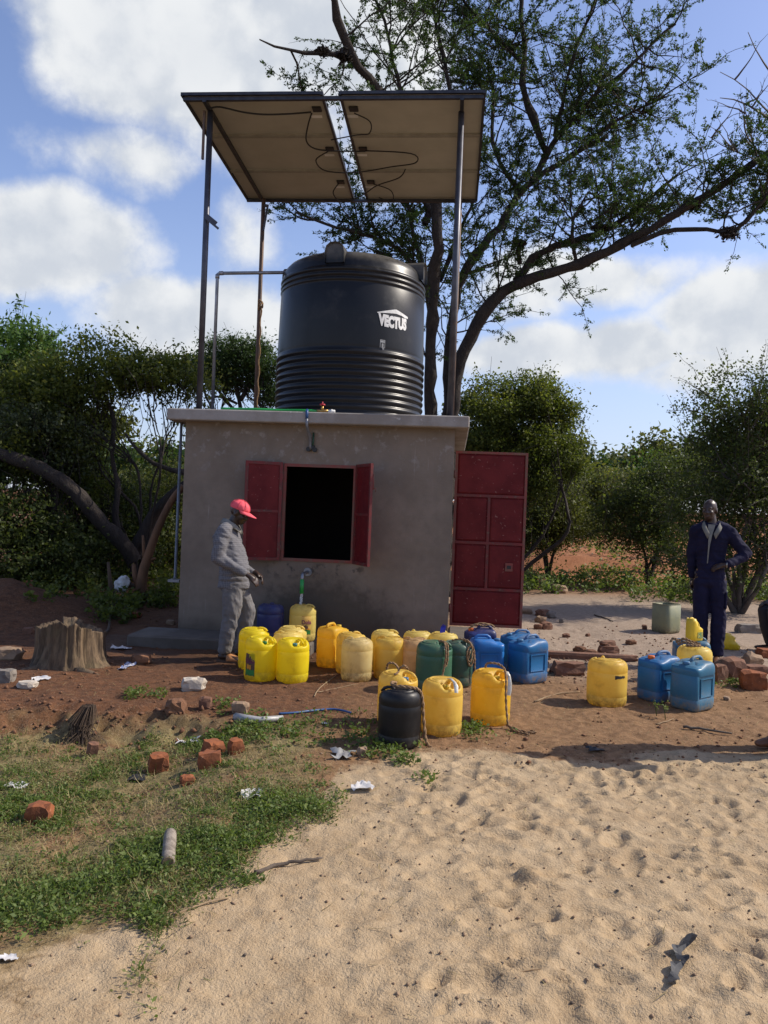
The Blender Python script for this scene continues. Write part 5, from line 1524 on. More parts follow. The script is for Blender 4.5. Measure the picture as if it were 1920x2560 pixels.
# swellings and old weaver nests on the limbs
for (x, y, d, r_) in ((1735, 512, 13.9, .16), (1822, 583, 13.3, .13), (806, 128, 12.4, .08), (862, 138, 12.7, .11), (1302, 610, 14.4, .07), (1500, 570, 14.5, .12)):
    pb = at(x, y, d) - base; cc = rng.normal(size=(420, 3)) * np.array([r_ * .5, r_ * .4, r_ * .3]) + np.array(pb)
    V, Q = leaves_np(cc, .035, 2.2, 0); np_mesh('nest', V, Q, 'bark_dark', root)['kind'] = 'stuff'

# ---------------------------------------------------------------- bushes and smaller trees
def bush(name, label, cat, base_px, d, blobs, n, leaf, mt, seed, group=None, stems=None, clump=.22, elong=1.6, bark='bark_dark', vines=0, twig_n=90, trunk_r=.05, hollow=.35, spike=.0, up=.3, lvb=0.0):
    """blobs: (px, py, depth offset, rx, ry, rz) ellipsoids of foliage; stems run from the base into them"""
    rng = np.random.default_rng(seed)
    bp = at(base_px[0], base_px[1], d); bp = Vector((bp.x, bp.y, surf(bp.x, bp.y)))
    root = empty(name, bp, 0, label, cat, group)
    b0 = np.array(bp)
    vol = np.array([b[3] * b[4] * b[5] for b in blobs]) ** .67; share = vol / vol.sum()
    Cs, lines, big = [], [], []; LV = []
    for b, sh in zip(blobs, share):
        c = np.array(at(b[0], b[1], d + b[2])); rad = np.array(b[3:6])
        nc = max(6, int(sh * n / 130))
        u = rng.normal(size=(nc, 3)); u /= np.linalg.norm(u, axis=1, keepdims=True)
        rr = (hollow + (1 - hollow) * rng.random(nc) ** .6)[:, None] * (.72 + .56 * fbm(u[:, 0] * 2 + seed, u[:, 2] * 2 + u[:, 1], 3, seed))[:, None]
        cc = c + u * rr * rad
        cc[:, 2] = np.maximum(cc[:, 2], b0[2] + .12)
        k = rng.poisson(sh * n / nc, nc)
        cl = rng.random(nc)
        for i in range(nc):
            g = rng.normal(size=(k[i], 3)) * clump * np.array([1, 1, .75]) * rng.uniform(.6, 1.3)
            Cs.append(cc[i] + g); LV.append(.35 * cl[i] + .45 * rng.random(k[i]) + .2 * np.clip(g[:, 2] / clump, -1, 1) + lvb)  # leaves high in a clump lean to the painted sunlit tone
        # limb into the blob, twigs out to the clumps
        mid = (b0 + c) / 2 + rng.normal(size=3) * .15 * np.linalg.norm(c - b0)
        st_ = resample(np.array([b0 - [0, 0, .1], b0 * .7 + mid * .3, mid, c]), .2)
        wv_ = np.cumsum(rng.normal(size=st_.shape) * .035, 0) * np.linspace(0, 1, len(st_))[:, None]; st_ = st_ + wv_ - wv_[-1] * np.linspace(0, 1, len(st_))[:, None]
        big.append((st_ - b0, np.linspace(trunk_r, trunk_r * .35, len(st_)) * (1 + .1 * rng.normal(size=len(st_)))))
        for i in rng.choice(nc, min(nc, max(4, int(twig_n * sh))), replace=False):
            s0 = st_[rng.integers(len(st_) // 2, len(st_))]
            m_ = (s0 + cc[i]) / 2 + rng.normal(size=3) * .12
            tp = np.array([s0, m_, cc[i], cc[i] + (cc[i] - m_) * rng.uniform(.1, .5) * (1 + spike)])
            lines.append((tp - b0, np.array([.014, .010, .006, .003])))
            if spike > 0:     # long thorny shoots carrying small leaves beyond the outline
                dd = (cc[i] - c); dd = dd / np.linalg.norm(dd) + rng.normal(size=3) * .35 + np.array([0, 0, .25])
                S_ = branch(cc[i], dd, spike * rng.uniform(.5, 1.3), rng, 6, .16, (0, 0, -.05))
                lines.append((S_ - b0, np.linspace(.008, .003, 6)))
                tq = rng.random(34)[:, None] * 5; i0 = np.minimum(tq.astype(int), 4)[:, 0]
                Cs.append(S_[i0] + (S_[i0 + 1] - S_[i0]) * (tq - i0[:, None]) + rng.normal(size=(34, 3)) * .035); LV.append(.2 + .6 * rng.random(34))
    for (pts, d0, d1, r0, r1) in (stems or []):
        P_ = resample(px_line(pts, d0, d1), .15) - b0
        big.append((P_, np.linspace(r0, r1, len(P_)) * (1 + .06 * rng.normal(size=len(P_)))))
    for _ in range(vines):     # creepers hanging from the crown
        b = blobs[rng.integers(len(blobs))]; c = np.array(at(b[0], b[1], d + b[2]))
        p = c + rng.normal(size=3) * np.array(b[3:6]) * .6; L = rng.uniform(.6, 2.0); sway = rng.normal() * .25
        zz = np.linspace(0, 1, 7); P_ = p + np.stack([sway * np.sin(zz * 2.5) + .05 * rng.normal(size=7), .1 * rng.normal() * zz, -L * zz], 1)
        P_[:, 2] = np.maximum(P_[:, 2], b0[2] + .1)
        lines.append((P_ - b0, np.full(7, .006)))
        kk = int(L * 16); ii = rng.integers(0, 7, kk); Cs.append(P_[ii] + rng.normal(size=(kk, 3)) * .05); LV.append(.2 + .5 * rng.random(kk))
    V, Q = np_tubes(big, 12); V = gnarl(V, .09); np_mesh('trunk', V, Q, bark, root, smooth=True)
    V, Q = np_tubes(lines, 3); np_mesh('twigs', V, Q, bark, root)['kind'] = 'stuff'
    C = np.concatenate(Cs) - b0
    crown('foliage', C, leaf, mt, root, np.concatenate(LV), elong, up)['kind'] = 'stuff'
    return root
GT = 'thicket left of the house'; GR = 'shrubs right of the house'; GF = 'far bush line'
bush('vine_tree', 'creeper-covered tree arching left of the house', 'tree', (350, 1480), 13.4,
     [(250, 930, .3, .95, .9, .55), (150, 1000, .2, .9, .9, .6), (380, 930, .4, .6, .7, .33), (50, 970, .5, .7, .8, .5), (450, 950, .6, .55, .6, .35), (200, 1080, .4, .5, .6, .5), (90, 1130, 0, .9, .8, .55), (190, 1200, .6, .7, .8, .5)],
     47000, .035, 'leaf_vine', 3, GT, [([(335, 1400), (318, 1368), (262, 1318), (190, 1225), (120, 1180), (50, 1150), (-40, 1120)], 13.1, 12.5, .135, .10), ([(300, 1350), (285, 1290), (300, 1220), (275, 1130), (290, 1050), (250, 960)], 13.3, 13.7, .06, .03),
      ([(470, 1185), (430, 1178), (395, 1165), (350, 1135), (322, 1105), (312, 1085)], 13.0, 13.2, .055, .02), ([(335, 1390), (380, 1290), (430, 1235), (480, 1200)], 13.3, 13.0, .12, .07)], .15, vines=130, trunk_r=.026, hollow=.2, lvb=.06, spike=.35)
bush('feathery_tree', 'feathery light green tree at the far left edge', 'tree', (-40, 1400), 18.0, [(10, 880, 0, 1.3, 1.2, .8), (80, 930, 0, .8, .8, .5), (-80, 900, 0, 1.3, 1.2, .9), (40, 1010, 0, 1.3, 1, .7)], 20000, .045, 'leaf_bright', 6, GT, clump=.2, elong=2.6, spike=.7)
bush('thorn_shrub', 'dark tangled shrub at the left edge under the arching tree', 'shrub', (60, 1440), 12.6, [(20, 1310, 0, .8, .7, .5), (140, 1375, .2, .8, .7, .42), (-70, 1200, .2, .7, .7, .6), (70, 1410, -.2, .9, .5, .3)], 19000, .036, 'leaf_dark', 8, GT, clump=.22, spike=.35)
bush('thorn_shrub', 'grey-green twiggy shrub at the left edge, mid height', 'shrub', (100, 1420), 13.2, [(110, 1110, 0, .75, .6, .5), (30, 1080, 0, .7, .6, .45)], 12000, .032, 'leaf_grey', 9, GT, clump=.22, spike=.4)
bush('leafy_shrub', 'dark leafy shrub behind the leaning trunk', 'shrub', (260, 1430), 14.6, [(230, 1270, 0, .9, .8, .7), (330, 1310, .4, .8, .8, .6), (280, 1390, -.3, 1.0, .7, .4)], 23000, .034, 'leaf_dark', 10, GT, clump=.22)
bush('leafy_shrub', 'green shrub close behind the left corner of the house', 'shrub', (440, 1440), 16.0, [(430, 1260, 0, .9, .8, .75), (370, 1250, .5, .7, .8, .5), (430, 1370, -.4, 1.0, .8, .5)], 24000, .035, 'leaf_olive', 12, GT, clump=.22)
bush('flat_top_acacia', 'small flat-topped acacia seen between the rack posts', 'tree', (600, 1400), 20.0, [(600, 885, 0, 1.0, 1.0, .28), (530, 915, 0, .7, .8, .25), (660, 920, 0, .7, .8, .28), (580, 950, .3, 1.1, .9, .2), (480, 930, .3, .6, .7, .25), (690, 985, 0, .5, .6, .25)], 30000, .032, 'leaf_acacia_far', 14, GT,
     [([(605, 1400), (600, 1020), (592, 970), (570, 930)], 20, 20, .10, .05), ([(600, 1000), (625, 960), (650, 930)], 20, 20, .06, .03), ([(598, 1040), (560, 1000), (530, 950)], 20, 20.2, .05, .03), ([(590, 1010), (540, 985), (515, 1000)], 20, 19.6, .04, .02)], .17, 2.2, spike=.35)
bush('vine_tree', 'creeper-clad tree with dense dark crown right of the house', 'tree', (1250, 1440), 17.0,
     [(1250, 1010, 0, .95, .9, .55), (1340, 1000, .2, .8, .8, .5), (1200, 1080, 0, .8, .8, .7), (1310, 1110, 0, .9, .8, .6), (1400, 1040, .2, .42, .6, .45), (1230, 1200, .2, .75, .7, .7), (1420, 1150, .2, .5, .6, .45), (1330, 1210, .2, .5, .6, .5)],
     58000, .035, 'leaf_vine', 16, GR, [([(1260, 1440), (1265, 1300), (1280, 1200), (1290, 1080)], 17, 17, .13, .06)], .15, vines=110, hollow=.3, lvb=-.08, spike=.25)
bush('thorn_bush', 'tall thorny bush with arching sprays behind the overalled person', 'shrub', (1850, 1490), 13.6,
     [(1850, 1020, 0, .85, .8, .75), (1920, 1100, .2, .9, .8, 1.0), (1800, 1180, 0, .8, .8, .7), (1880, 1290, 0, 1.0, .8, .7), (1760, 1300, .2, .75, .7, .6), (1990, 1000, .3, 1.0, 1.0, 1.1), (1960, 1300, 0, 1.0, .8, .9), (1800, 1420, -.1, 1.0, .6, .4)],
     44000, .030, 'leaf_dark', 18, GR, None, .20, 1.6, 'twig_grey', twig_n=190, spike=1.05, lvb=-.08)
bush('thorn_bush', 'dark thorny bush between the creeper-clad tree and the tall bush', 'shrub', (1620, 1460), 18.0, [(1640, 1250, 0, .9, .8, .8), (1560, 1300, .4, .8, .8, .6), (1690, 1190, .4, .8, .8, .7), (1650, 1360, -.2, .9, .7, .5)], 26000, .033, 'leaf_dark', 20, GR, clump=.19, spike=.7)
bush('leafy_shrub', 'olive shrub just right of the open door', 'shrub', (1370, 1420), 19.5, [(1370, 1260, 0, .8, .7, .7), (1420, 1310, .3, .8, .7, .5), (1330, 1330, 0, .7, .6, .5)], 28000, .033, 'leaf_olive', 22, GR, clump=.22, spike=.3)
bush('leafy_shrub', 'rounded green shrub on the red bank in the distance', 'shrub', (1480, 1330), 26.0, [(1480, 1235, 0, 1.2, 1, .9), (1430, 1260, 0, .8, .8, .7), (1540, 1225, .4, .9, .9, .8)], 11000, .075, 'leaf_olive', 24, GR, clump=.28)
bush('leafy_shrub', 'green shrub under the gap in the sky in the distance', 'shrub', (1580, 1330), 28.0, [(1580, 1240, 0, 1.2, 1, .9), (1640, 1220, 0, 1.0, .9, 1.0)], 8000, .08, 'leaf_bright', 25, GR, clump=.28, lvb=-.2)
far = [(-150, 40, 5.5), (60, 36, 6), (230, 42, 6), (330, 34, 3.0), (430, 38, 3.0), (520, 36, 3.2), (620, 40, 5), (720, 44, 5), (1180, 38, 5), (1290, 34, 4.6), (1390, 40, 4.4), (1470, 44, 4.2), (1540, 46, 4.3), (1610, 42, 4.2), (1690, 38, 4.4), (1790, 36, 5), (1900, 38, 5), (2050, 36, 6)]
FARL = ['far bush beyond the left edge, behind the feathery tree', 'far bush behind the feathery tree at the left', 'far bush behind the crown of the arching tree', 'far bush seen through the hanging creepers', 'far bush just left of the front left rack post',
        'far bush seen left of the flat-topped acacia trunk', 'far bush right of the flat-topped acacia trunk', 'far bush hidden by the left side of the tank', 'far bush behind the big acacia stems', 'far bush behind the creeper-clad crown', 'far bush behind the olive shrub by the door',
        'far bush left of the sky gap on the horizon', 'far bush in the middle of the sky gap on the horizon', 'far bush right of the sky gap on the horizon', 'far bush behind the dark thorny bush', 'far bush behind the left half of the tall thorny bush', 'far bush behind the right half of the tall thorny bush', 'far bush beyond the right edge']
for i, (px, d, h) in enumerate(far):
    c = at(px, 1300, d); gzz = surf(c.x, d)
    pyc = 1280 - ((gzz + h * .45 - CAM_H) / d * FPX) + (px - 960) * math.tan(ROLL)
    bush('far_bush', FARL[i], 'shrub', (px, 1300), d, [(px, pyc, 0, 2.4, 1.6, h * .42), (px + 40, pyc + 10, .5, 1.7, 1.4, h * .36), (px - 45, pyc + 14, .4, 1.7, 1.4, h * .33)], 4200, .15, 'leaf_acacia_far' if i % 2 else 'leaf_olive', 40 + i, GF, clump=.42, twig_n=20)

# ================================================================== STONES, BRICKS, LITTER
mat('brick_orange', (.27, .084, .028), (.17, .055, .021), 12, .95, .6, 50, .008, c3=(.36, .16, .08), c3scale=30)
mat('brick_brown', (.20, .095, .055), (.14, .068, .042), 10, .95, .6, 45, .010, c3=(.27, .15, .09), c3scale=30)
mat('stone_white', (.52, .46, .38), (.38, .32, .25), 9, .9, .6, 30, .012)
mat('stone_tan', (.30, .20, .125), (.22, .145, .09), 9, .95, .6, 30, .012)
mat('stone_grey', (.22, .19, .16), (.15, .13, .11), 9, .95, .6, 30, .012)
mat('soil_clod', (.14, .065, .032), (.20, .095, .048), 9, .98, .7, 30, .015)
mat('litter_white', (.66, .64, .62), (.5, .48, .46), 14, .55, .4, 30, .006)
mat('litter_grey', (.34, .34, .33), (.24, .23, .22), 14, .4, .4, 30, .006)
mat('litter_black', (.014, .014, .016), (.03, .03, .032), 14, .6, .3, 30, .004)
mat('litter_blue', (.08, .12, .3), (.5, .5, .55), 30, .4, 0, lo=.45, hi=.55)
mat('stick', (.13, .10, .075), (.08, .06, .045), 14, .95, .5, 60, .004)
mat('stick_pale', (.30, .21, .12), (.22, .15, .085), 14, .95, .5, 60, .004)
mat('log_grey', (.30, .255, .205), (.17, .14, .11), 6, .95, .6, 22, .008, stretch=(6, 6, 1))
mat('yellow_bag', (.75, .50, .02), (.68, .42, .015), 9, .35, .4, 14, .02)
def chunk(name, label, cat, px, py, w_px, h_px, mt, seed, depth=.8, square=.6, rz=0.0, group=None, tilt=0.0, sink=.12, dz=0.0):
    """a stone or broken brick, w_px x h_px in the photo; square = 1 keeps a brick's box shape"""
    rr = random.Random(seed); p = S(px, py, dz)
    s_ = p.y / FPX; w_ = w_px * s_; h_ = h_px * s_
    bm = bmesh.new(); bmesh.ops.create_cube(bm, size=2.0)
    bmesh.ops.subdivide_edges(bm, edges=bm.edges[:], cuts=2, use_grid_fill=True)
    off = rr.random() * 50
    for v in bm.verts:
        n_ = v.co.normalized(); q = n_ * 1.25
        c = v.co.lerp(q, 1 - square)
        e_ = sum(abs(x) > .99 for x in v.co)
        if e_ == 3: c = c * (.90 if square > .7 else .95)
        j = .10 if square > .7 else .16
        c = c + Vector((rr.gauss(0, j), rr.gauss(0, j), rr.gauss(0, j))) * .75
        v.co = Vector((c.x * w_ * .46, c.y * w_ * .46 * depth, c.z * h_ * .5))
    bmesh.ops.triangulate(bm, faces=bm.faces[:])
    me = bpy.data.meshes.new(name); bm.to_mesh(me); bm.free(); me.materials.append(MATS[mt])
    o = bpy.data.objects.new(name, me); COL.objects.link(o)
    o.location = (p.x, p.y + w_ * .3 * depth, surf(p.x, p.y + w_ * .3 * depth) + dz + h_ * (.5 - sink)); o.rotation_euler = (tilt, tilt * .6, rz)
    return tag(o, label, cat, group)
GBk = 'broken bricks in the weeds'
chunk('brick', 'upright broken orange brick alone in the weeds, lower left of the brick trio', 'brick', 392, 1934, 50, 52, 'brick_orange', 1, .8, .88, .3, GBk, .15)
chunk('brick', 'rear orange brick of the trio in the weeds', 'brick', 528, 1893, 50, 40, 'brick_orange', 2, .9, .8, .8, GBk, .2)
chunk('brick', 'front orange brick of the trio in the weeds, larger', 'brick', 520, 1924, 60, 42, 'brick_orange', 3, .8, .88, .2, GBk, -.1)
chunk('brick', 'small upright orange brick at the right of the trio', 'brick', 587, 1886, 38, 40, 'brick_orange', 4, .8, .8, .6, GBk, .1)
chunk('brick', 'flat bright orange brick chip below the trio', 'brick', 466, 1962, 34, 22, 'brick_orange', 5, .8, .6, .4, GBk)
chunk('brick', 'dull orange brick half sunk in weeds at the left edge', 'brick', 90, 2060, 62, 50, 'brick_orange', 6, .8, .8, .1, GBk)
chunk('brick', 'faded brick stub in weeds under the root tuft', 'brick', 228, 1892, 28, 36, 'brick_brown', 8, .8, .8, .4, GBk, .2)
chunk('stone', 'tan rounded stone at the edge of the weeds below the yellow cans', 'stone', 598, 1786, 42, 30, 'stone_tan', 7, .8, .35)
chunk('stone', 'pale angular rock on red soil left of the cans', 'stone', 480, 1728, 60, 34, 'stone_white', 9, .7, .45, .2)
chunk('stone', 'soil-covered lump at the crumbled bank', 'stone', 436, 1784, 50, 36, 'soil_clod', 10, .9, .4)
chunk('stone', 'square clay lump on the bank right of the soil lump', 'stone', 512, 1772, 30, 30, 'brick_brown', 11, .9, .7)
chunk('stone', 'grey block at the left edge below the stump', 'stone', 8, 1708, 44, 34, 'stone_grey', 12, .9, .8)
chunk('stone', 'tan boulder at the left edge beside the stump', 'stone', 14, 1650, 62, 34, 'stone_tan', 13, .9, .4)
chunk('stone', 'whitish chip below the stump', 'stone', 64, 1722, 44, 16, 'stone_white', 14, .9, .5)
chunk('stone', 'small pale stone among litter left of the black can', 'stone', 905, 1893, 26, 24, 'stone_tan', 15, .9, .5)
chunk('stone', 'dark clod in the wet soil between stump and step', 'stone', 350, 1660, 46, 24, 'soil_clod', 16, .9, .4)
chunk('brick', 'upper brick lying on the red earth heap', 'brick', 66, 1496, 24, 15, 'brick_orange', 17, .7, .85, .3)
chunk('brick', 'lower brick lying on the red earth heap', 'brick', 72, 1522, 26, 15, 'brick_brown', 18, .7, .85, -.2)
chunk('stone', 'stone at the foot of the house left corner', 'stone', 425, 1562, 22, 12, 'stone_tan', 19, .8, .5)
chunk('stone', 'reddish stone in weeds near the cut sapling', 'stone', 335, 1545, 30, 14, 'brick_orange', 20, .8, .5)
# right-hand side
chunk('brick', 'long fired brick lying between the blue cans and the lone yellow can', 'brick', 1423, 1688, 86, 34, 'brick_brown', 21, .5, .9, .06)
chunk('brick', 'lower brick of the small pile behind the lone yellow can', 'brick', 1523, 1634, 52, 20, 'brick_brown', 22, .6, .85, .1)
chunk('brick', 'upper fragment of the small pile behind the lone yellow can', 'brick', 1520, 1632, 42, 14, 'brick_brown', 23, .6, .6, .5, dz=.075)
chunk('block', 'tall squared block touching the right blue cans', 'block', 1799, 1707, 40, 48, 'brick_brown', 24, .8, .88, .4)
chunk('block', 'big rounded block right of the blue cans', 'block', 1832, 1702, 68, 58, 'brick_brown', 25, .8, .6, .2)
chunk('block', 'large rough brick at the right edge, nearest', 'block', 1890, 1726, 66, 46, 'brick_orange', 26, .7, .75, -.2)
chunk('block', 'tilted stone plate at the right edge heap', 'block', 1886, 1664, 50, 30, 'stone_tan', 27, .7, .7, .5, tilt=.4)
chunk('block', 'flat brick under the tilted plate at the right edge', 'block', 1893, 1685, 60, 22, 'brick_brown', 28, .7, .85, .1)
chunk('block', 'red brick under the seated person', 'block', 1918, 1646, 40, 26, 'brick_orange', 29, .9, .8, .1)
chunk('block', 'grey concrete block lying behind at the right edge', 'block', 1876, 1584, 62, 25, 'stone_grey', 30, .5, .92, .12)
chunk('beam', 'low earth-stained concrete beam lying behind the lone yellow can', 'beam', 1480, 1652, 240, 17, 'brick_brown', 31, .12, .95, -.09)
for i, (x, y, w_, h_, mt, lab) in enumerate([(1317, 1535, 30, 14, 'stone_tan', 'leftmost stone of the rubble beside the red door'), (1357, 1540, 32, 18, 'brick_brown', 'rearmost stone of the rubble beside the red door'), (1380, 1546, 28, 18, 'stone_grey', 'grey stone in the middle of the door rubble'), (1352, 1557, 26, 18, 'stone_tan', 'tan stone in the middle of the door rubble'), (1346, 1573, 22, 14, 'brick_brown', 'front left stone of the door rubble'), (1366, 1573, 30, 18, 'brick_brown', 'front stone of the door rubble, the broadest'), (1406, 1557, 16, 11, 'stone_grey', 'lone stone right of the door rubble'),
                                                (1400, 1483, 44, 22, 'stone_tan', 'flat stone at the edge of the weeds behind the door'), (1310, 1470, 34, 12, 'stone_white', 'pale stone in the weeds beside the door'), (1416, 1594, 18, 9, 'brick_brown', 'small brick chip on pale ground behind the blue row'), (1470, 1590, 12, 8, 'brick_brown', 'tiny dark stone on pale ground left of the cut can'), (1612, 1574, 14, 12, 'brick_brown', 'small dark stone just left of the cut-off can'),
                                                (1453, 1632, 32, 16, 'soil_clod', 'left soil lump in the dug strip'), (1478, 1640, 30, 14, 'soil_clod', 'right soil lump in the dug strip'), (1580, 1612, 26, 12, 'soil_clod', 'soil lump in front of the cut-off can'), (1818, 1752, 20, 10, 'stone_tan', 'small stone right of the front blue can'), (1254, 1566, 22, 14, 'brick_brown', 'brick chip at the foot of the red door')]):
    chunk('stone', lab, 'stone', x, y, w_, h_, mt, 50 + i, .8, .5, i * .7)

# ---------------------------------------------------------------- stump
p = S(163, 1672); rr = np.random.default_rng(4)
st = empty('tree_stump', (p.x - .04, p.y + .22, p.z - .05), 0, 'weathered furrowed tree stump left of the pump house', 'stump')
m, t, b = new_mat('stump_wood'); co = t.coord('Object'); s3 = t.sep(co)
fibre = t.noise(t.vmath('MULTIPLY', co, (16, 16, 2.2)), 1.0, 5, .65); n1 = t.noise(co, 5, 4, .6)
col = t.mix(t.smooth(fibre, .3, .68), (.05, .032, .019), (.185, .125, .072)); col = t.mix(t.smooth(n1, .5, .75, 0, .6), col, (.12, .09, .045))
t.put(b.inputs['Base Color'], col); b.inputs['Roughness'].default_value = .95; bump(t, b, fibre, .9, .03)
n = 96; zs = np.linspace(0, 1, 26); vs = []
an = np.arange(n) * 2 * np.pi / n
fur = (fbm(np.cos(an) * 14, np.sin(an) * 14, 4, 3, .75) - .5) * .13 + (fbm(np.cos(an) * 2, np.sin(an) * 2, 2, 13) - .5) * .08
toph = .49 - .12 * np.cos(an - .3) * (np.cos(an - .3) > 0) - .05 * (np.cos(an) < -.6) + (fbm(np.cos(an) * 5 + 9, np.sin(an) * 5, 3, 8) - .5) * .09
for z in zs:
    r_ = .265 + .075 * (1 - z) ** 2.2 + .03 * np.exp(-z * 9) + fur * (.5 + .8 * z) + .02 * (fbm(an * 3, an * 0 + z * 5, 3, 2) - .5)
    r_ = r_ + .05 * np.maximum(np.cos(an * 3 + .5), 0) ** 2 * (1 - z) ** 5 * 2.2
    vs.append(np.stack([r_ * np.cos(an) * 1.05, r_ * np.sin(an) * .9, z * toph], 1))
tp = vs[-1].copy()
for k in (.8, .5, .2):
    q = tp * [k, k, 1]; q[:, 2] = tp[:, 2] * (.75 + .25 * k) - .05 * (1 - k) + .03 * (fbm(q[:, 0] * 20, q[:, 1] * 20, 3, 5) - .5); vs.append(q)
V = np.concatenate(vs); k = len(vs); i = np.arange((k - 1) * n).reshape(k - 1, n); j = np.arange(k - 1)[:, None] * n + (np.arange(n)[None] + 1) % n
np_mesh('stump_body', V, np.stack([i, j, j + n, i + n], -1).reshape(-1, 4), 'stump_wood', st, smooth=True)
o_ = MB().tube([(.1, -.2, .03), (.3, -.32, .03), (.5, -.42, .0), (.75, -.5, -.03)], [.07, .05, .035, .015], 8).build('root', 'stump_wood', st)
o_ = MB().tube([(-.15, -.2, .03), (-.3, -.3, .02), (-.5, -.36, -.02)], [.07, .05, .02], 8).build('root', 'stump_wood', st)
# dry root tuft hanging on the bank
p = S(206, 1835); rg = np.random.default_rng(8); L_ = []
for _ in range(160):
    a = rg.normal(size=2) * .045; e_ = rg.normal(size=2) * .06
    L_.append((np.array([[a[0] * .4 + .02, a[1] * .4 + .06, .27], [a[0], a[1], .16], [e_[0], e_[1] - .02, .05], [e_[0] * 1.2, e_[1] * 1.2 - .04, -.01]]) + np.array(p), np.array([.003, .003, .0022, .0015])))
V, Q = np_tubes(L_, 3); tag(np_mesh('root_tuft', V, Q, 'bark_brown'), 'dry brown root tuft hanging on the soil bank', 'root')
# ---------------------------------------------------------------- cut sapling with a bag caught on it
p = S(346, 1502); d_ = p.y
sp = empty('cut_sapling', p, 0, 'orange-brown lopped sapling with cut stubs left of the house', 'tree')
def rp_(pts): return [at(x, y, d_) - p for x, y in pts]
MB().tube([Vector((0, 0, -.1))] + spline(rp_([(350, 1480), (358, 1430), (367, 1400), (378, 1367), (399, 1311), (430, 1250), (458, 1215)]), 3), list(np.linspace(.085, .045, 20)), 10).build('trunk', 'bark_cut', sp)
MB().tube(rp_([(362, 1405), (359, 1370), (357, 1338)]), [.03, .024, .018], 8).build('stub', 'bark_cut', sp)
MB().tube(rp_([(365, 1405), (380, 1398), (388, 1396)]), [.03, .026, .02], 8).build('stub', 'bark_cut', sp)
MB().tube(rp_([(348, 1480), (337, 1440), (334, 1410)]), [.05, .04, .03], 8).build('stub', 'bark_cut', sp)
MB().tube([Vector((-.35, 0, -.1))] + rp_([(278, 1480), (274, 1440), (270, 1405)]), [.045, .04, .03, .02], 8).build('stub', 'bark_brown', sp)
MB().tube(rp_([(350, 1470), (330, 1462), (300, 1475), (276, 1482)]), [.035, .03, .03, .03], 8).build('stub', 'bark_brown', sp)
def crumple(name, label, cat, loc, size, mt, seed, sub=3, amp=.35, flat=1.0):
    rr = np.random.default_rng(seed); bm = bmesh.new(); bmesh.ops.create_icosphere(bm, subdivisions=sub, radius=1.0)
    pl = rr.normal(size=(22, 3)); pl /= np.linalg.norm(pl, axis=1, keepdims=True); of = rr.uniform(.55, 1.0, 22)
    for v in bm.verts:
        c = np.array(v.co); k = 1.0
        dt = pl @ c
        for a_, o_ in zip(dt, of):
            if a_ > .05: k = min(k, o_ / a_)
        k *= 1 + amp * (fbm(np.array([c[0] * 3 + seed]), np.array([c[2] * 3 + c[1] * 2]), 4, seed)[0] - .5)
        v.co = Vector((c[0] * size[0] * k, c[1] * size[1] * k, c[2] * size[2] * k * flat))
    me = bpy.data.meshes.new(name); bm.to_mesh(me); bm.free(); me.materials.append(MATS[mt])
    me.polygons.foreach_set('use_smooth', [sub > 2] * len(me.polygons))
    o = bpy.data.objects.new(name, me); COL.objects.link(o); o.location = loc
    return tag(o, label, cat)
crumple('plastic_bag', 'white plastic bag caught on the lopped sapling stubs', 'bag', at(307, 1456, d_ - .15), (.16, .12, .15), 'litter_white', 3, 4, .5)
q = S(1812, 1622); crumple('plastic_bag', 'crumpled yellow plastic lying beyond the overalled person', 'bag', q + Vector((0, 0, .09)), (.20, .15, .14), 'yellow_bag', 6, 3, .5)
def scrap(name, label, px, py, w_px, h_px, mt, seed, n=7):
    """a crumpled flat piece of plastic or paper lying on the ground"""
    rr = np.random.default_rng(seed); p = S(px, py); s_ = p.y / FPX
    w_ = w_px * s_; l_ = h_px * s_ * p.y / CAM_H * .8
    gx_, gy_ = np.meshgrid(np.linspace(-.5, .5, n), np.linspace(-.5, .5, n))
    z_ = np.abs(fbm(gx_ * 4 + seed, gy_ * 4, 3, seed) - .45) * min(w_, l_) * .8
    xx = gx_ * w_ * (1 + .3 * np.sin(gy_ * 5 + seed)) + .04 * w_ * rr.normal(size=gx_.shape) * (np.abs(gx_) > .4); yy = gy_ * l_ + .03 * l_ * rr.normal(size=gx_.shape)
    V = []
    for a, b_, c in zip(xx.ravel(), yy.ravel(), z_.ravel()): V.append((p.x + a, p.y + b_, surf(p.x + a, p.y + b_) + .006 + c))
    ii = np.arange(n * n).reshape(n, n); Qs = np.stack([ii[:-1, :-1], ii[:-1, 1:], ii[1:, 1:], ii[1:, :-1]], -1).reshape(-1, 4)
    return tag(np_mesh(name, np.array(V), Qs, mt), label, 'litter')
scrap('litter', 'white paper scrap in weeds at the left edge', 40, 1972, 52, 16, 'litter_white', 1)
scrap('litter', 'bright white paper scrap in the middle of the weeds', 630, 1990, 44, 26, 'litter_white', 2)
scrap('litter', 'white crumpled strip where weeds meet sand', 908, 1972, 46, 20, 'litter_white', 3)
scrap('litter', 'flat white scrap behind the brick trio', 466, 1858, 52, 12, 'litter_white', 4)
scrap('litter', 'grey plastic bag scrap left of the black can', 858, 1892, 50, 24, 'litter_grey', 5)
scrap('litter', 'blue and white wrapper on dark soil right of the stump', 316, 1668, 20, 22, 'litter_blue', 6)
scrap('litter', 'white chip on red soil at the left', 100, 1702, 36, 10, 'litter_white', 7)
scrap('litter', 'white scrap at the lower left edge on sand', 20, 2402, 40, 22, 'litter_white', 8)
scrap('litter', 'black plastic scrap left of the upright brick', 345, 1950, 36, 18, 'litter_black', 9)
scrap('litter', 'dark scrap in the green weeds near the sand', 700, 2032, 26, 18, 'litter_black', 10)
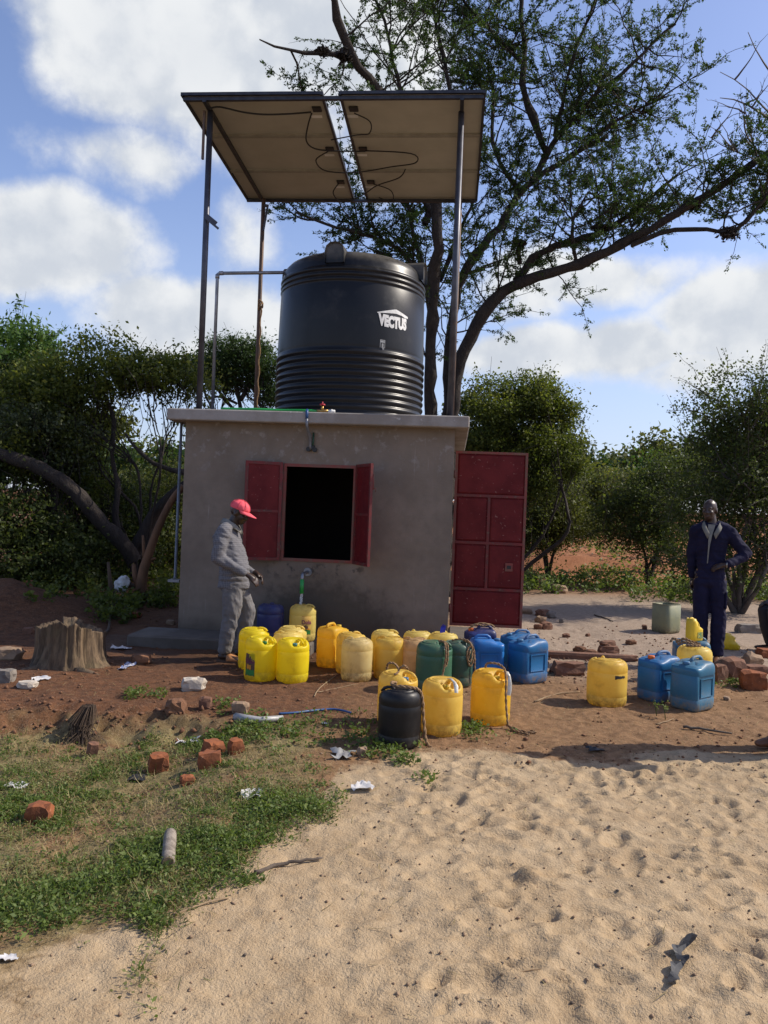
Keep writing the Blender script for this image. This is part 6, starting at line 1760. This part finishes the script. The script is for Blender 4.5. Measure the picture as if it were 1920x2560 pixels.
scrap('litter', 'black cloth scrap lying in the long shadow', 1490, 1882, 44, 10, 'litter_black', 11)
scrap('litter', 'white foam strip on wet ground by the step', 300, 1624, 40, 8, 'litter_white', 12)
scrap('litter', 'small white oval lid on the soil left of the black can', 812, 1811, 14, 6, 'litter_white', 13)
scrap('litter', 'pale plastic piece in the weeds between log and sand', 547, 2128, 18, 16, 'litter_white', 14)
q = S(650, 1808); s_ = q.y / FPX
mb = MB().tube([S(590, 1797) + Vector((0, 0, .02)), S(615, 1806) + Vector((0, 0, .03)), S(650, 1806) + Vector((0, 0, .025)), S(707, 1803) + Vector((0, 0, .02))], [.055 * .6, .034, .024, .024], 8)
tag(mb.build('plastic_bottle', 'litter_grey'), 'flattened grey-white plastic bottle on the soil edge', 'bottle')
hp = [S(x, y, .012) for x, y in ((697, 1789), (740, 1786), (790, 1779), (830, 1776), (856, 1779), (878, 1788))]
tag(MB().tube(spline(hp, 5), .009, 8).build('hose_piece', 'blue_hose'), 'short curved piece of blue hose on the soil', 'hose')
def stick(label, pts, r_, mt='stick', name='stick'):
    P_ = spline([S(x, y, r_ * .9) for x, y in pts], 4); k = len(P_)
    rr = random.Random(len(label)); P_ = [q + Vector((rr.gauss(0, r_ * .3), rr.gauss(0, r_ * .3), abs(rr.gauss(0, r_ * .3)))) for q in P_]
    return tag(MB().tube(P_, [r_ * (1 - .5 * i / k) for i in range(k)], 6).build(name, mt), label, 'stick')
stick('dark bent stick lying on the sand beside the weeds', [(638, 2188), (700, 2164), (750, 2160), (805, 2150)], .011)
stick('thin pale stick at the sand edge below the log', [(430, 2297), (500, 2275), (572, 2254)], .006, 'stick_pale')
stick('slender pale twig on the open sand', [(1252, 2442), (1330, 2426), (1415, 2418)], .004, 'stick_pale')
stick('dark stick on brown soil in front of the right blue cans', [(1706, 1822), (1760, 1828), (1832, 1838)], .012)
stick('curved pale stick left of the lone yellow can', [(1336, 1756), (1390, 1738), (1450, 1733)], .008, 'stick_pale')
stick('crossing pale twigs below the weed sprigs', [(1640, 1810), (1665, 1806), (1684, 1797)], .006, 'stick_pale')
stick('thin stick on pale ground behind the blue row', [(1486, 1540), (1510, 1546), (1532, 1555)], .012)
stick('pale straw stalk on soil in front of the cream can', [(792, 1732), (840, 1722), (895, 1712)], .005, 'stick_pale')
stick('pale root on soil left of the cream can', [(785, 1745), (800, 1722), (845, 1690)], .006, 'stick_pale')
stick('dry stalk at the left edge among weeds', [(0, 2085), (40, 2068), (75, 2058)], .006, 'stick_pale')
stick('brown twig between sapling and stump', [(262, 1595), (275, 1560), (290, 1510)], .02, 'bark_brown')
a_, b_ = S(425, 2110), S(419, 2178); a_.z += .05; b_.z += .028
lg_ = empty('log', (0, 0, 0), 0, 'short grey weathered log lying in the weeds', 'log')
MB().tube([a_.lerp(b_, k) for k in (0, .02, .3, .6, .98, 1)], [.024, .029, .031, .030, .031, .026], 12).build('bark', 'log_grey', lg_)
dirn = (b_ - a_).normalized()
MB().tube([b_ - dirn * .002, b_ + dirn * .003], [.0255, .0245], 12).build('cut_end', 'stick_pale', lg_)
# twisted strip of black plastic on the sand
P_ = spline([S(x, y, .012) for x, y in ((1730, 2346), (1722, 2368), (1692, 2382), (1698, 2398), (1712, 2412), (1690, 2424), (1686, 2450), (1680, 2478))], 4)
vs = []; fs = []
for i, q in enumerate(P_):
    tn = (P_[min(i + 1, len(P_) - 1)] - P_[max(i - 1, 0)]).normalized(); sd_ = Vector((-tn.y, tn.x, 0)); w_ = .012 + .009 * abs(math.sin(i * .55)) * (1.6 if i < 7 else 1)
    tw = .5 * math.sin(i * .5); v_ = sd_ * math.cos(tw) + Vector((0, 0, 1)) * math.sin(tw)
    vs += [q - v_ * w_ + Vector((0, 0, abs(math.sin(tw)) * w_)), q + Vector((0, 0, .006)), q + v_ * w_ + Vector((0, 0, abs(math.sin(tw)) * w_))]
for i in range(len(P_) - 1):
    for k in (0, 1): fs.append((3 * i + k, 3 * i + k + 1, 3 * i + 4 + k, 3 * i + 3 + k))
tag(MB().add(vs, fs, 0, False).build('plastic_strip', 'litter_black'), 'twisted black plastic strip lying on the sand', 'litter')

# ================================================================== GROUND COVER
def Gv(px, py):
    px = np.asarray(px, float); py = np.asarray(py, float)
    u = (px - 960) / FPX; v = (1280 - py) / FPX
    rx = u * CS - v * SN; rz = u * SN + v * CS
    z = np.zeros_like(px)
    for _ in range(5):
        t_ = (z - CAM_H) / np.minimum(rz, -.004); z = ground_base(rx * t_, t_)
    return rx * t_, t_
def surfv(x, y):
    i = np.clip(np.searchsorted(gx, x) - 1, 0, nxg - 2); j = np.clip(np.searchsorted(gy, y) - 1, 0, nyg - 2)
    fx = (x - gx[i]) / (gx[i + 1] - gx[i]); fy = (y - gy[j]) / (gy[j + 1] - gy[j])
    return (Z[j, i] * (1 - fx) + Z[j, i + 1] * fx) * (1 - fy) + (Z[j + 1, i] * (1 - fx) + Z[j + 1, i + 1] * fx) * fy
rg = np.random.default_rng(21)
def inpoly(px, py, poly):
    c = np.zeros(len(px), bool); n = len(poly)
    for i in range(n):
        x0, y0 = poly[i]; x1, y1 = poly[(i + 1) % n]
        k = (y0 > py) != (y1 > py)
        with np.errstate(divide='ignore', invalid='ignore'):
            c ^= k & (px < (x1 - x0) * (py - y0) / (y1 - y0 + 1e-9) + x0)
    return c
WEED = [(-200, 1880), (0, 1860), (250, 1835), (330, 1880), (480, 1810), (560, 1800), (700, 1850), (760, 1930), (830, 1950), (790, 2080), (700, 2130), (620, 2190), (540, 2270), (430, 2350), (400, 2400), (310, 2380), (190, 2290), (0, 2340), (-300, 2380)]
gpoly = [Gv([x], [y]) for x, y in WEED]; gpoly = [(float(a[0]), float(b[0])) for a, b in gpoly]
xs_ = rg.uniform(-3.6, .1, 90000); ys_ = rg.uniform(2.4, 6.0, 90000)
_wn = fbm(xs_ * 2.4, ys_ * 2.4, 4, 201, .65) - .5; _wm = fbm(xs_ * 2.4 + 40, ys_ * 2.4, 4, 203, .65) - .5
keep = inpoly(xs_ + .75 * _wn + .05 * rg.normal(size=len(xs_)), ys_ + .9 * _wm + .05 * rg.normal(size=len(xs_)), gpoly) & (ys_ < 5.75 + .5 * _wn)
den = fbm(xs_ * 1.6, ys_ * 1.6, 4, 91, .6)
PATCH = [(690, 2060, .34, 1.0), (760, 2040, .22, .8), (480, 2160, .26, .8), (330, 2180, .22, .7), (90, 2260, .35, .9), (360, 2330, .17, 1.0), (250, 2230, .2, .6), (560, 2120, .2, .6), (600, 2220, .14, .6), (520, 1850, .45, .6), (180, 1930, .5, .5), (40, 2300, .3, .8)]
for (x, y, r_, wgt) in PATCH:
    q = G(x, y); den = den + .33 * wgt * np.exp(-(((xs_ - q.x) / r_) ** 2 + ((ys_ - q.y) / (r_ * 1.15)) ** 2))
q = G(720, 1930); den -= .28 * np.exp(-(((xs_ - q.x) / .5) ** 2 + ((ys_ - q.y) / .45) ** 2))
q = G(150, 2130); den -= .22 * np.exp(-(((xs_ - q.x) / .3) ** 2 + ((ys_ - q.y) / .25) ** 2))
fine = fbm(xs_ * 7, ys_ * 7, 3, 97)
prob = (.12 + .88 * sstep(.42, .78, den)) * sstep(.38, .62, fine + .14 * sstep(.62, .85, den))
k = keep & (rg.random(len(xs_)) < prob * .32)
wx, wy, wd = xs_[k], ys_[k], den[k]
print('weeds', len(wx))
def plants(wx, wy, nl, rad, hgt, leaf, mt, name, label, lvoff=0.0, elong=1.5, up=.6):
    n = len(wx); z = surfv(wx, wy)
    th = rg.random((n, nl)) * 2 * np.pi; r_ = rg.random((n, nl)) ** .7 * rad[:, None]; h_ = rg.random((n, nl)) * hgt[:, None]
    C = np.stack([wx[:, None] + r_ * np.cos(th), wy[:, None] + r_ * np.sin(th), z[:, None] + .006 + h_], -1).reshape(-1, 3)
    Dd = np.stack([np.cos(th), np.sin(th), .5 + 0 * th], -1).reshape(-1, 3)
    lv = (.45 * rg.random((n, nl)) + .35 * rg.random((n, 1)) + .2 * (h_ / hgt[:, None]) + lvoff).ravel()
    V, Q = leaves_np(C, leaf, elong, up, Dd, rg)
    return tag(np_mesh(name, V, Q, mt, attrs={'lv': np.repeat(np.clip(lv, 0, 1), 4)}), label, name.replace('_', ' '), kind='stuff')
big = np.clip((wd - .5) * 2.2, .25, 1.3)
plants(wx, wy, 12, .035 + .035 * big, .010 + .045 * big * rg.uniform(.3, 1.4, len(wx)), .0088, 'leaf_weed', 'weeds', 'low green weeds spreading over the ground at the left', -.08, 2.0, .35)
k2 = keep & (rg.random(len(xs_)) < sstep(.33, .55, den) * sstep(.40, .58, 1 - fine) * .20)
plants(xs_[k2], ys_[k2], 9, np.full(k2.sum(), .06), np.full(k2.sum(), .020), .008, 'leaf_dusty', 'dry_weeds', 'dusty yellowing weeds between the green ones')
# straw and dead stalks lying about
_gk = keep & (rg.random(len(xs_)) < (.10 + .5 * sstep(.38, .7, den)) * .42)
def straw(xs, ys, L0, L1, r_, mt, name, label, lift=.3):
    n = len(xs); z = surfv(xs, ys); a = rg.random(n) * 2 * np.pi; L = rg.uniform(L0, L1, n); el = np.abs(rg.normal(size=n)) * lift
    d = np.stack([np.cos(a) * np.cos(el), np.sin(a) * np.cos(el), np.sin(el)], 1); s = np.stack([-np.sin(a), np.cos(a), 0 * a], 1) * r_
    p0 = np.stack([xs, ys, z + .004], 1); p1 = p0 + d * L[:, None]; bend = rg.normal(size=(n, 3)) * .012; mdl = (p0 + p1) / 2 + bend; mdl[:, 2] = np.maximum(mdl[:, 2], z + .006)
    V = np.stack([p0 - s, p0 + s, mdl + s, mdl - s, p1 + s * .4, p1 - s * .4], 1).reshape(-1, 3)
    b0 = np.arange(n)[:, None] * 6; Q = np.concatenate([b0 + [0, 1, 2, 3], b0 + [3, 2, 4, 5]])
    return tag(np_mesh(name, V, Q, mt, attrs={'lv': np.repeat(rg.random(n), 6)}), label, name.replace('_', ' '), kind='stuff')
straw(xs_[_gk], ys_[_gk], .02, .085, .0017, 'leaf_weed', 'green_grass', 'fine green grass blades mixed with the weeds', .7)
k3 = keep & (rg.random(len(xs_)) < .20)
straw(xs_[k3], ys_[k3], .02, .10, .0014, 'leaf_straw', 'dry_grass', 'straw-coloured dry grass among the weeds', .35)
xs2 = np.concatenate([rg.uniform(-3.5, 3.2, 1500), rg.uniform(-.2, 2.9, 350)]); ys2 = np.concatenate([rg.uniform(5.2, 8.6, 1500), rg.uniform(2.2, 5.4, 350)])
k4 = fbm(xs2 * 1.2, ys2 * 1.2, 3, 63) > .46
straw(xs2[k4], ys2[k4], .02, .10, .0016, 'leaf_straw', 'straw_litter', 'bits of straw scattered on the bare soil', .12)
# tufts on the soil: near the front cans, under the sprigs, beside blocks
tx, ty = [], []
for (x, y, n_, sx, sy) in ((900, 1840, 60, 60, 22), (1180, 1828, 26, 16, 6), (690, 1830, 90, 60, 20), (1830, 1712, 26, 24, 5), (560, 1770, 20, 20, 8), (380, 1740, 18, 14, 6), (1010, 1905, 16, 20, 6), (1060, 1950, 8, 10, 8), (960, 1880, 40, 50, 10), (1640, 2030, 0, 1, 1), (570, 1835, 60, 50, 16), (330, 1740, 18, 12, 6), (1200, 1840, 12, 30, 8)):
    for _ in range(n_): tx.append(x + rg.normal() * sx); ty.append(y + rg.normal() * sy)
gx_, gy_ = Gv(tx, ty); plants(gx_, gy_, 11, np.full(len(gx_), .045), np.full(len(gx_), .05), .0155, 'leaf_weed', 'weed_tufts', 'scattered green weed tufts on the soil between the cans', -.1)
# two thin sprigs in front of the right blue cans
for (x, y, top_, lab) in ((1642, 1790, 1757, 'left leafy sprig growing before the right blue cans'), (1664, 1797, 1760, 'right leafy sprig growing before the right blue cans')):
    q = S(x, y); h_ = (y - top_) * q.y / FPX
    e_ = empty('weed_sprig', q, 0, lab, 'plant')
    MB().tube([(0, 0, -.01), (-.01, 0, h_ * .5), (-.02, .01, h_)], .0035, 5).build('stem', 'leaf_weed', e_)
    C = np.concatenate([rg.normal(size=(16, 3)) * [.025, .02, .012] + [-.02, .01, h_], rg.normal(size=(5, 3)) * .01 + [.0, 0, h_ * .6]])
    crown('leaves', C, .018, 'leaf_weed', e_, .4 + .5 * rg.random(21), 1.2, 1.0)['kind'] = 'stuff'
# tall undergrowth at the foot of the shrubs
def undergrowth(name, label, rows, mt, leaf, nl=26):
    X_, Y_, H_ = [], [], []
    for (x0, x1, y0, y1, n_, h_) in rows:
        a = rg.uniform(x0, x1, n_); b_ = rg.uniform(y0, y1, n_); u_, v_ = Gv(a, b_)
        X_.append(u_); Y_.append(v_); H_.append(h_ * rg.uniform(.5, 1.2, n_))
    X_, Y_, H_ = map(np.concatenate, (X_, Y_, H_))
    return plants(X_, Y_, nl, H_ * .55, H_, leaf, mt, name, label, -.1, 1.7, .3)
undergrowth('undergrowth', 'rank green undergrowth along the foot of the right shrubs', [(1310, 1580, 1440, 1485, 130, .36), (1580, 1950, 1478, 1505, 150, .42), (1720, 1960, 1490, 1512, 70, .45), (1300, 1560, 1405, 1440, 90, .45), (1500, 1720, 1430, 1480, 60, .4), (1290, 1330, 1440, 1480, 22, .3)], 'leaf_weed', .042)
undergrowth('undergrowth', 'dark undergrowth in the shade of the left thicket', [(-60, 330, 1440, 1476, 130, .35), (230, 345, 1505, 1560, 46, .24), (380, 450, 1440, 1500, 60, .28), (60, 250, 1455, 1500, 50, .25), (330, 440, 1500, 1525, 36, .16)], 'leaf_vine', .036)

# ---------------------------------------------------------------- grit, clods and pebbles
def pebbles(name, label, xs, ys, r0, r1, mt, seed):
    rr = np.random.default_rng(seed); n = len(xs)
    base_v = np.array([(1, 0, 0), (-1, 0, 0), (0, 1, 0), (0, -1, 0), (0, 0, 1), (0, 0, -.6)], float)
    base_f = np.array([(0, 2, 4), (2, 1, 4), (1, 3, 4), (3, 0, 4), (2, 0, 5), (1, 2, 5), (3, 1, 5), (0, 3, 5)])
    r_ = r0 + (r1 - r0) * rr.random(n) ** 2.5
    V = base_v[None] * (1 + .35 * rr.normal(size=(n, 6, 1))) * r_[:, None, None] * np.array([1, .9, .75])
    a = rr.random(n) * 6.28; ca, sa = np.cos(a)[:, None], np.sin(a)[:, None]
    V = np.stack([V[..., 0] * ca - V[..., 1] * sa, V[..., 0] * sa + V[..., 1] * ca, V[..., 2]], -1)
    V += np.stack([xs, ys, surfv(xs, ys) + r_ * .3], -1)[:, None]
    F = (base_f[None] + np.arange(n)[:, None, None] * 6).reshape(-1, 3)
    return tag(np_mesh(name, V.reshape(-1, 3), F, mt), label, 'gravel', kind='stuff')
xs3 = rg.uniform(-1.6, 3.2, 2600); ys3 = 2.1 + 3.5 * rg.random(2600) ** 1.2
pebbles('pebbles', 'small tan pebbles scattered on the sand', xs3, ys3, .002, .011, 'stone_tan', 1)
xs3 = rg.uniform(-1.6, 3.2, 260); ys3 = 2.1 + 3.6 * rg.random(260)
k6 = fbm(xs3 * 1.4, ys3 * 1.4, 3, 19) > .47; xs3 = xs3[k6]; ys3 = ys3[k6]
pebbles('dark_clods', 'small dark clods scattered on the sand', xs3, ys3, .002, .011, 'stick', 2)
xs3 = rg.uniform(-3.8, 4.6, 4200); ys3 = rg.uniform(5.0, 11.5, 4200); k5 = fbm(xs3 * 1.5, ys3 * 1.5, 3, 71) > .44
pebbles('soil_crumbs', 'crumbs of brown soil scattered around the cans', xs3[k5], ys3[k5], .003, .022, 'soil_clod', 3)
xs3 = np.concatenate([rg.normal(1.9, .5, 160), rg.normal(2.6, .6, 160)]); ys3 = np.concatenate([rg.normal(8.2, .25, 160), rg.normal(8.9, .4, 160)])
pebbles('rubble_chips', 'brick chips on the dug strip behind the lone can', xs3, ys3, .005, .022, 'brick_brown', 4)
xs3 = rg.normal(-2.2, .8, 200); ys3 = rg.normal(5.85, .16, 200)
pebbles('bank_clods', 'red clods crumbling off the soil bank', xs3, ys3, .005, .032, 'soil_clod', 5)
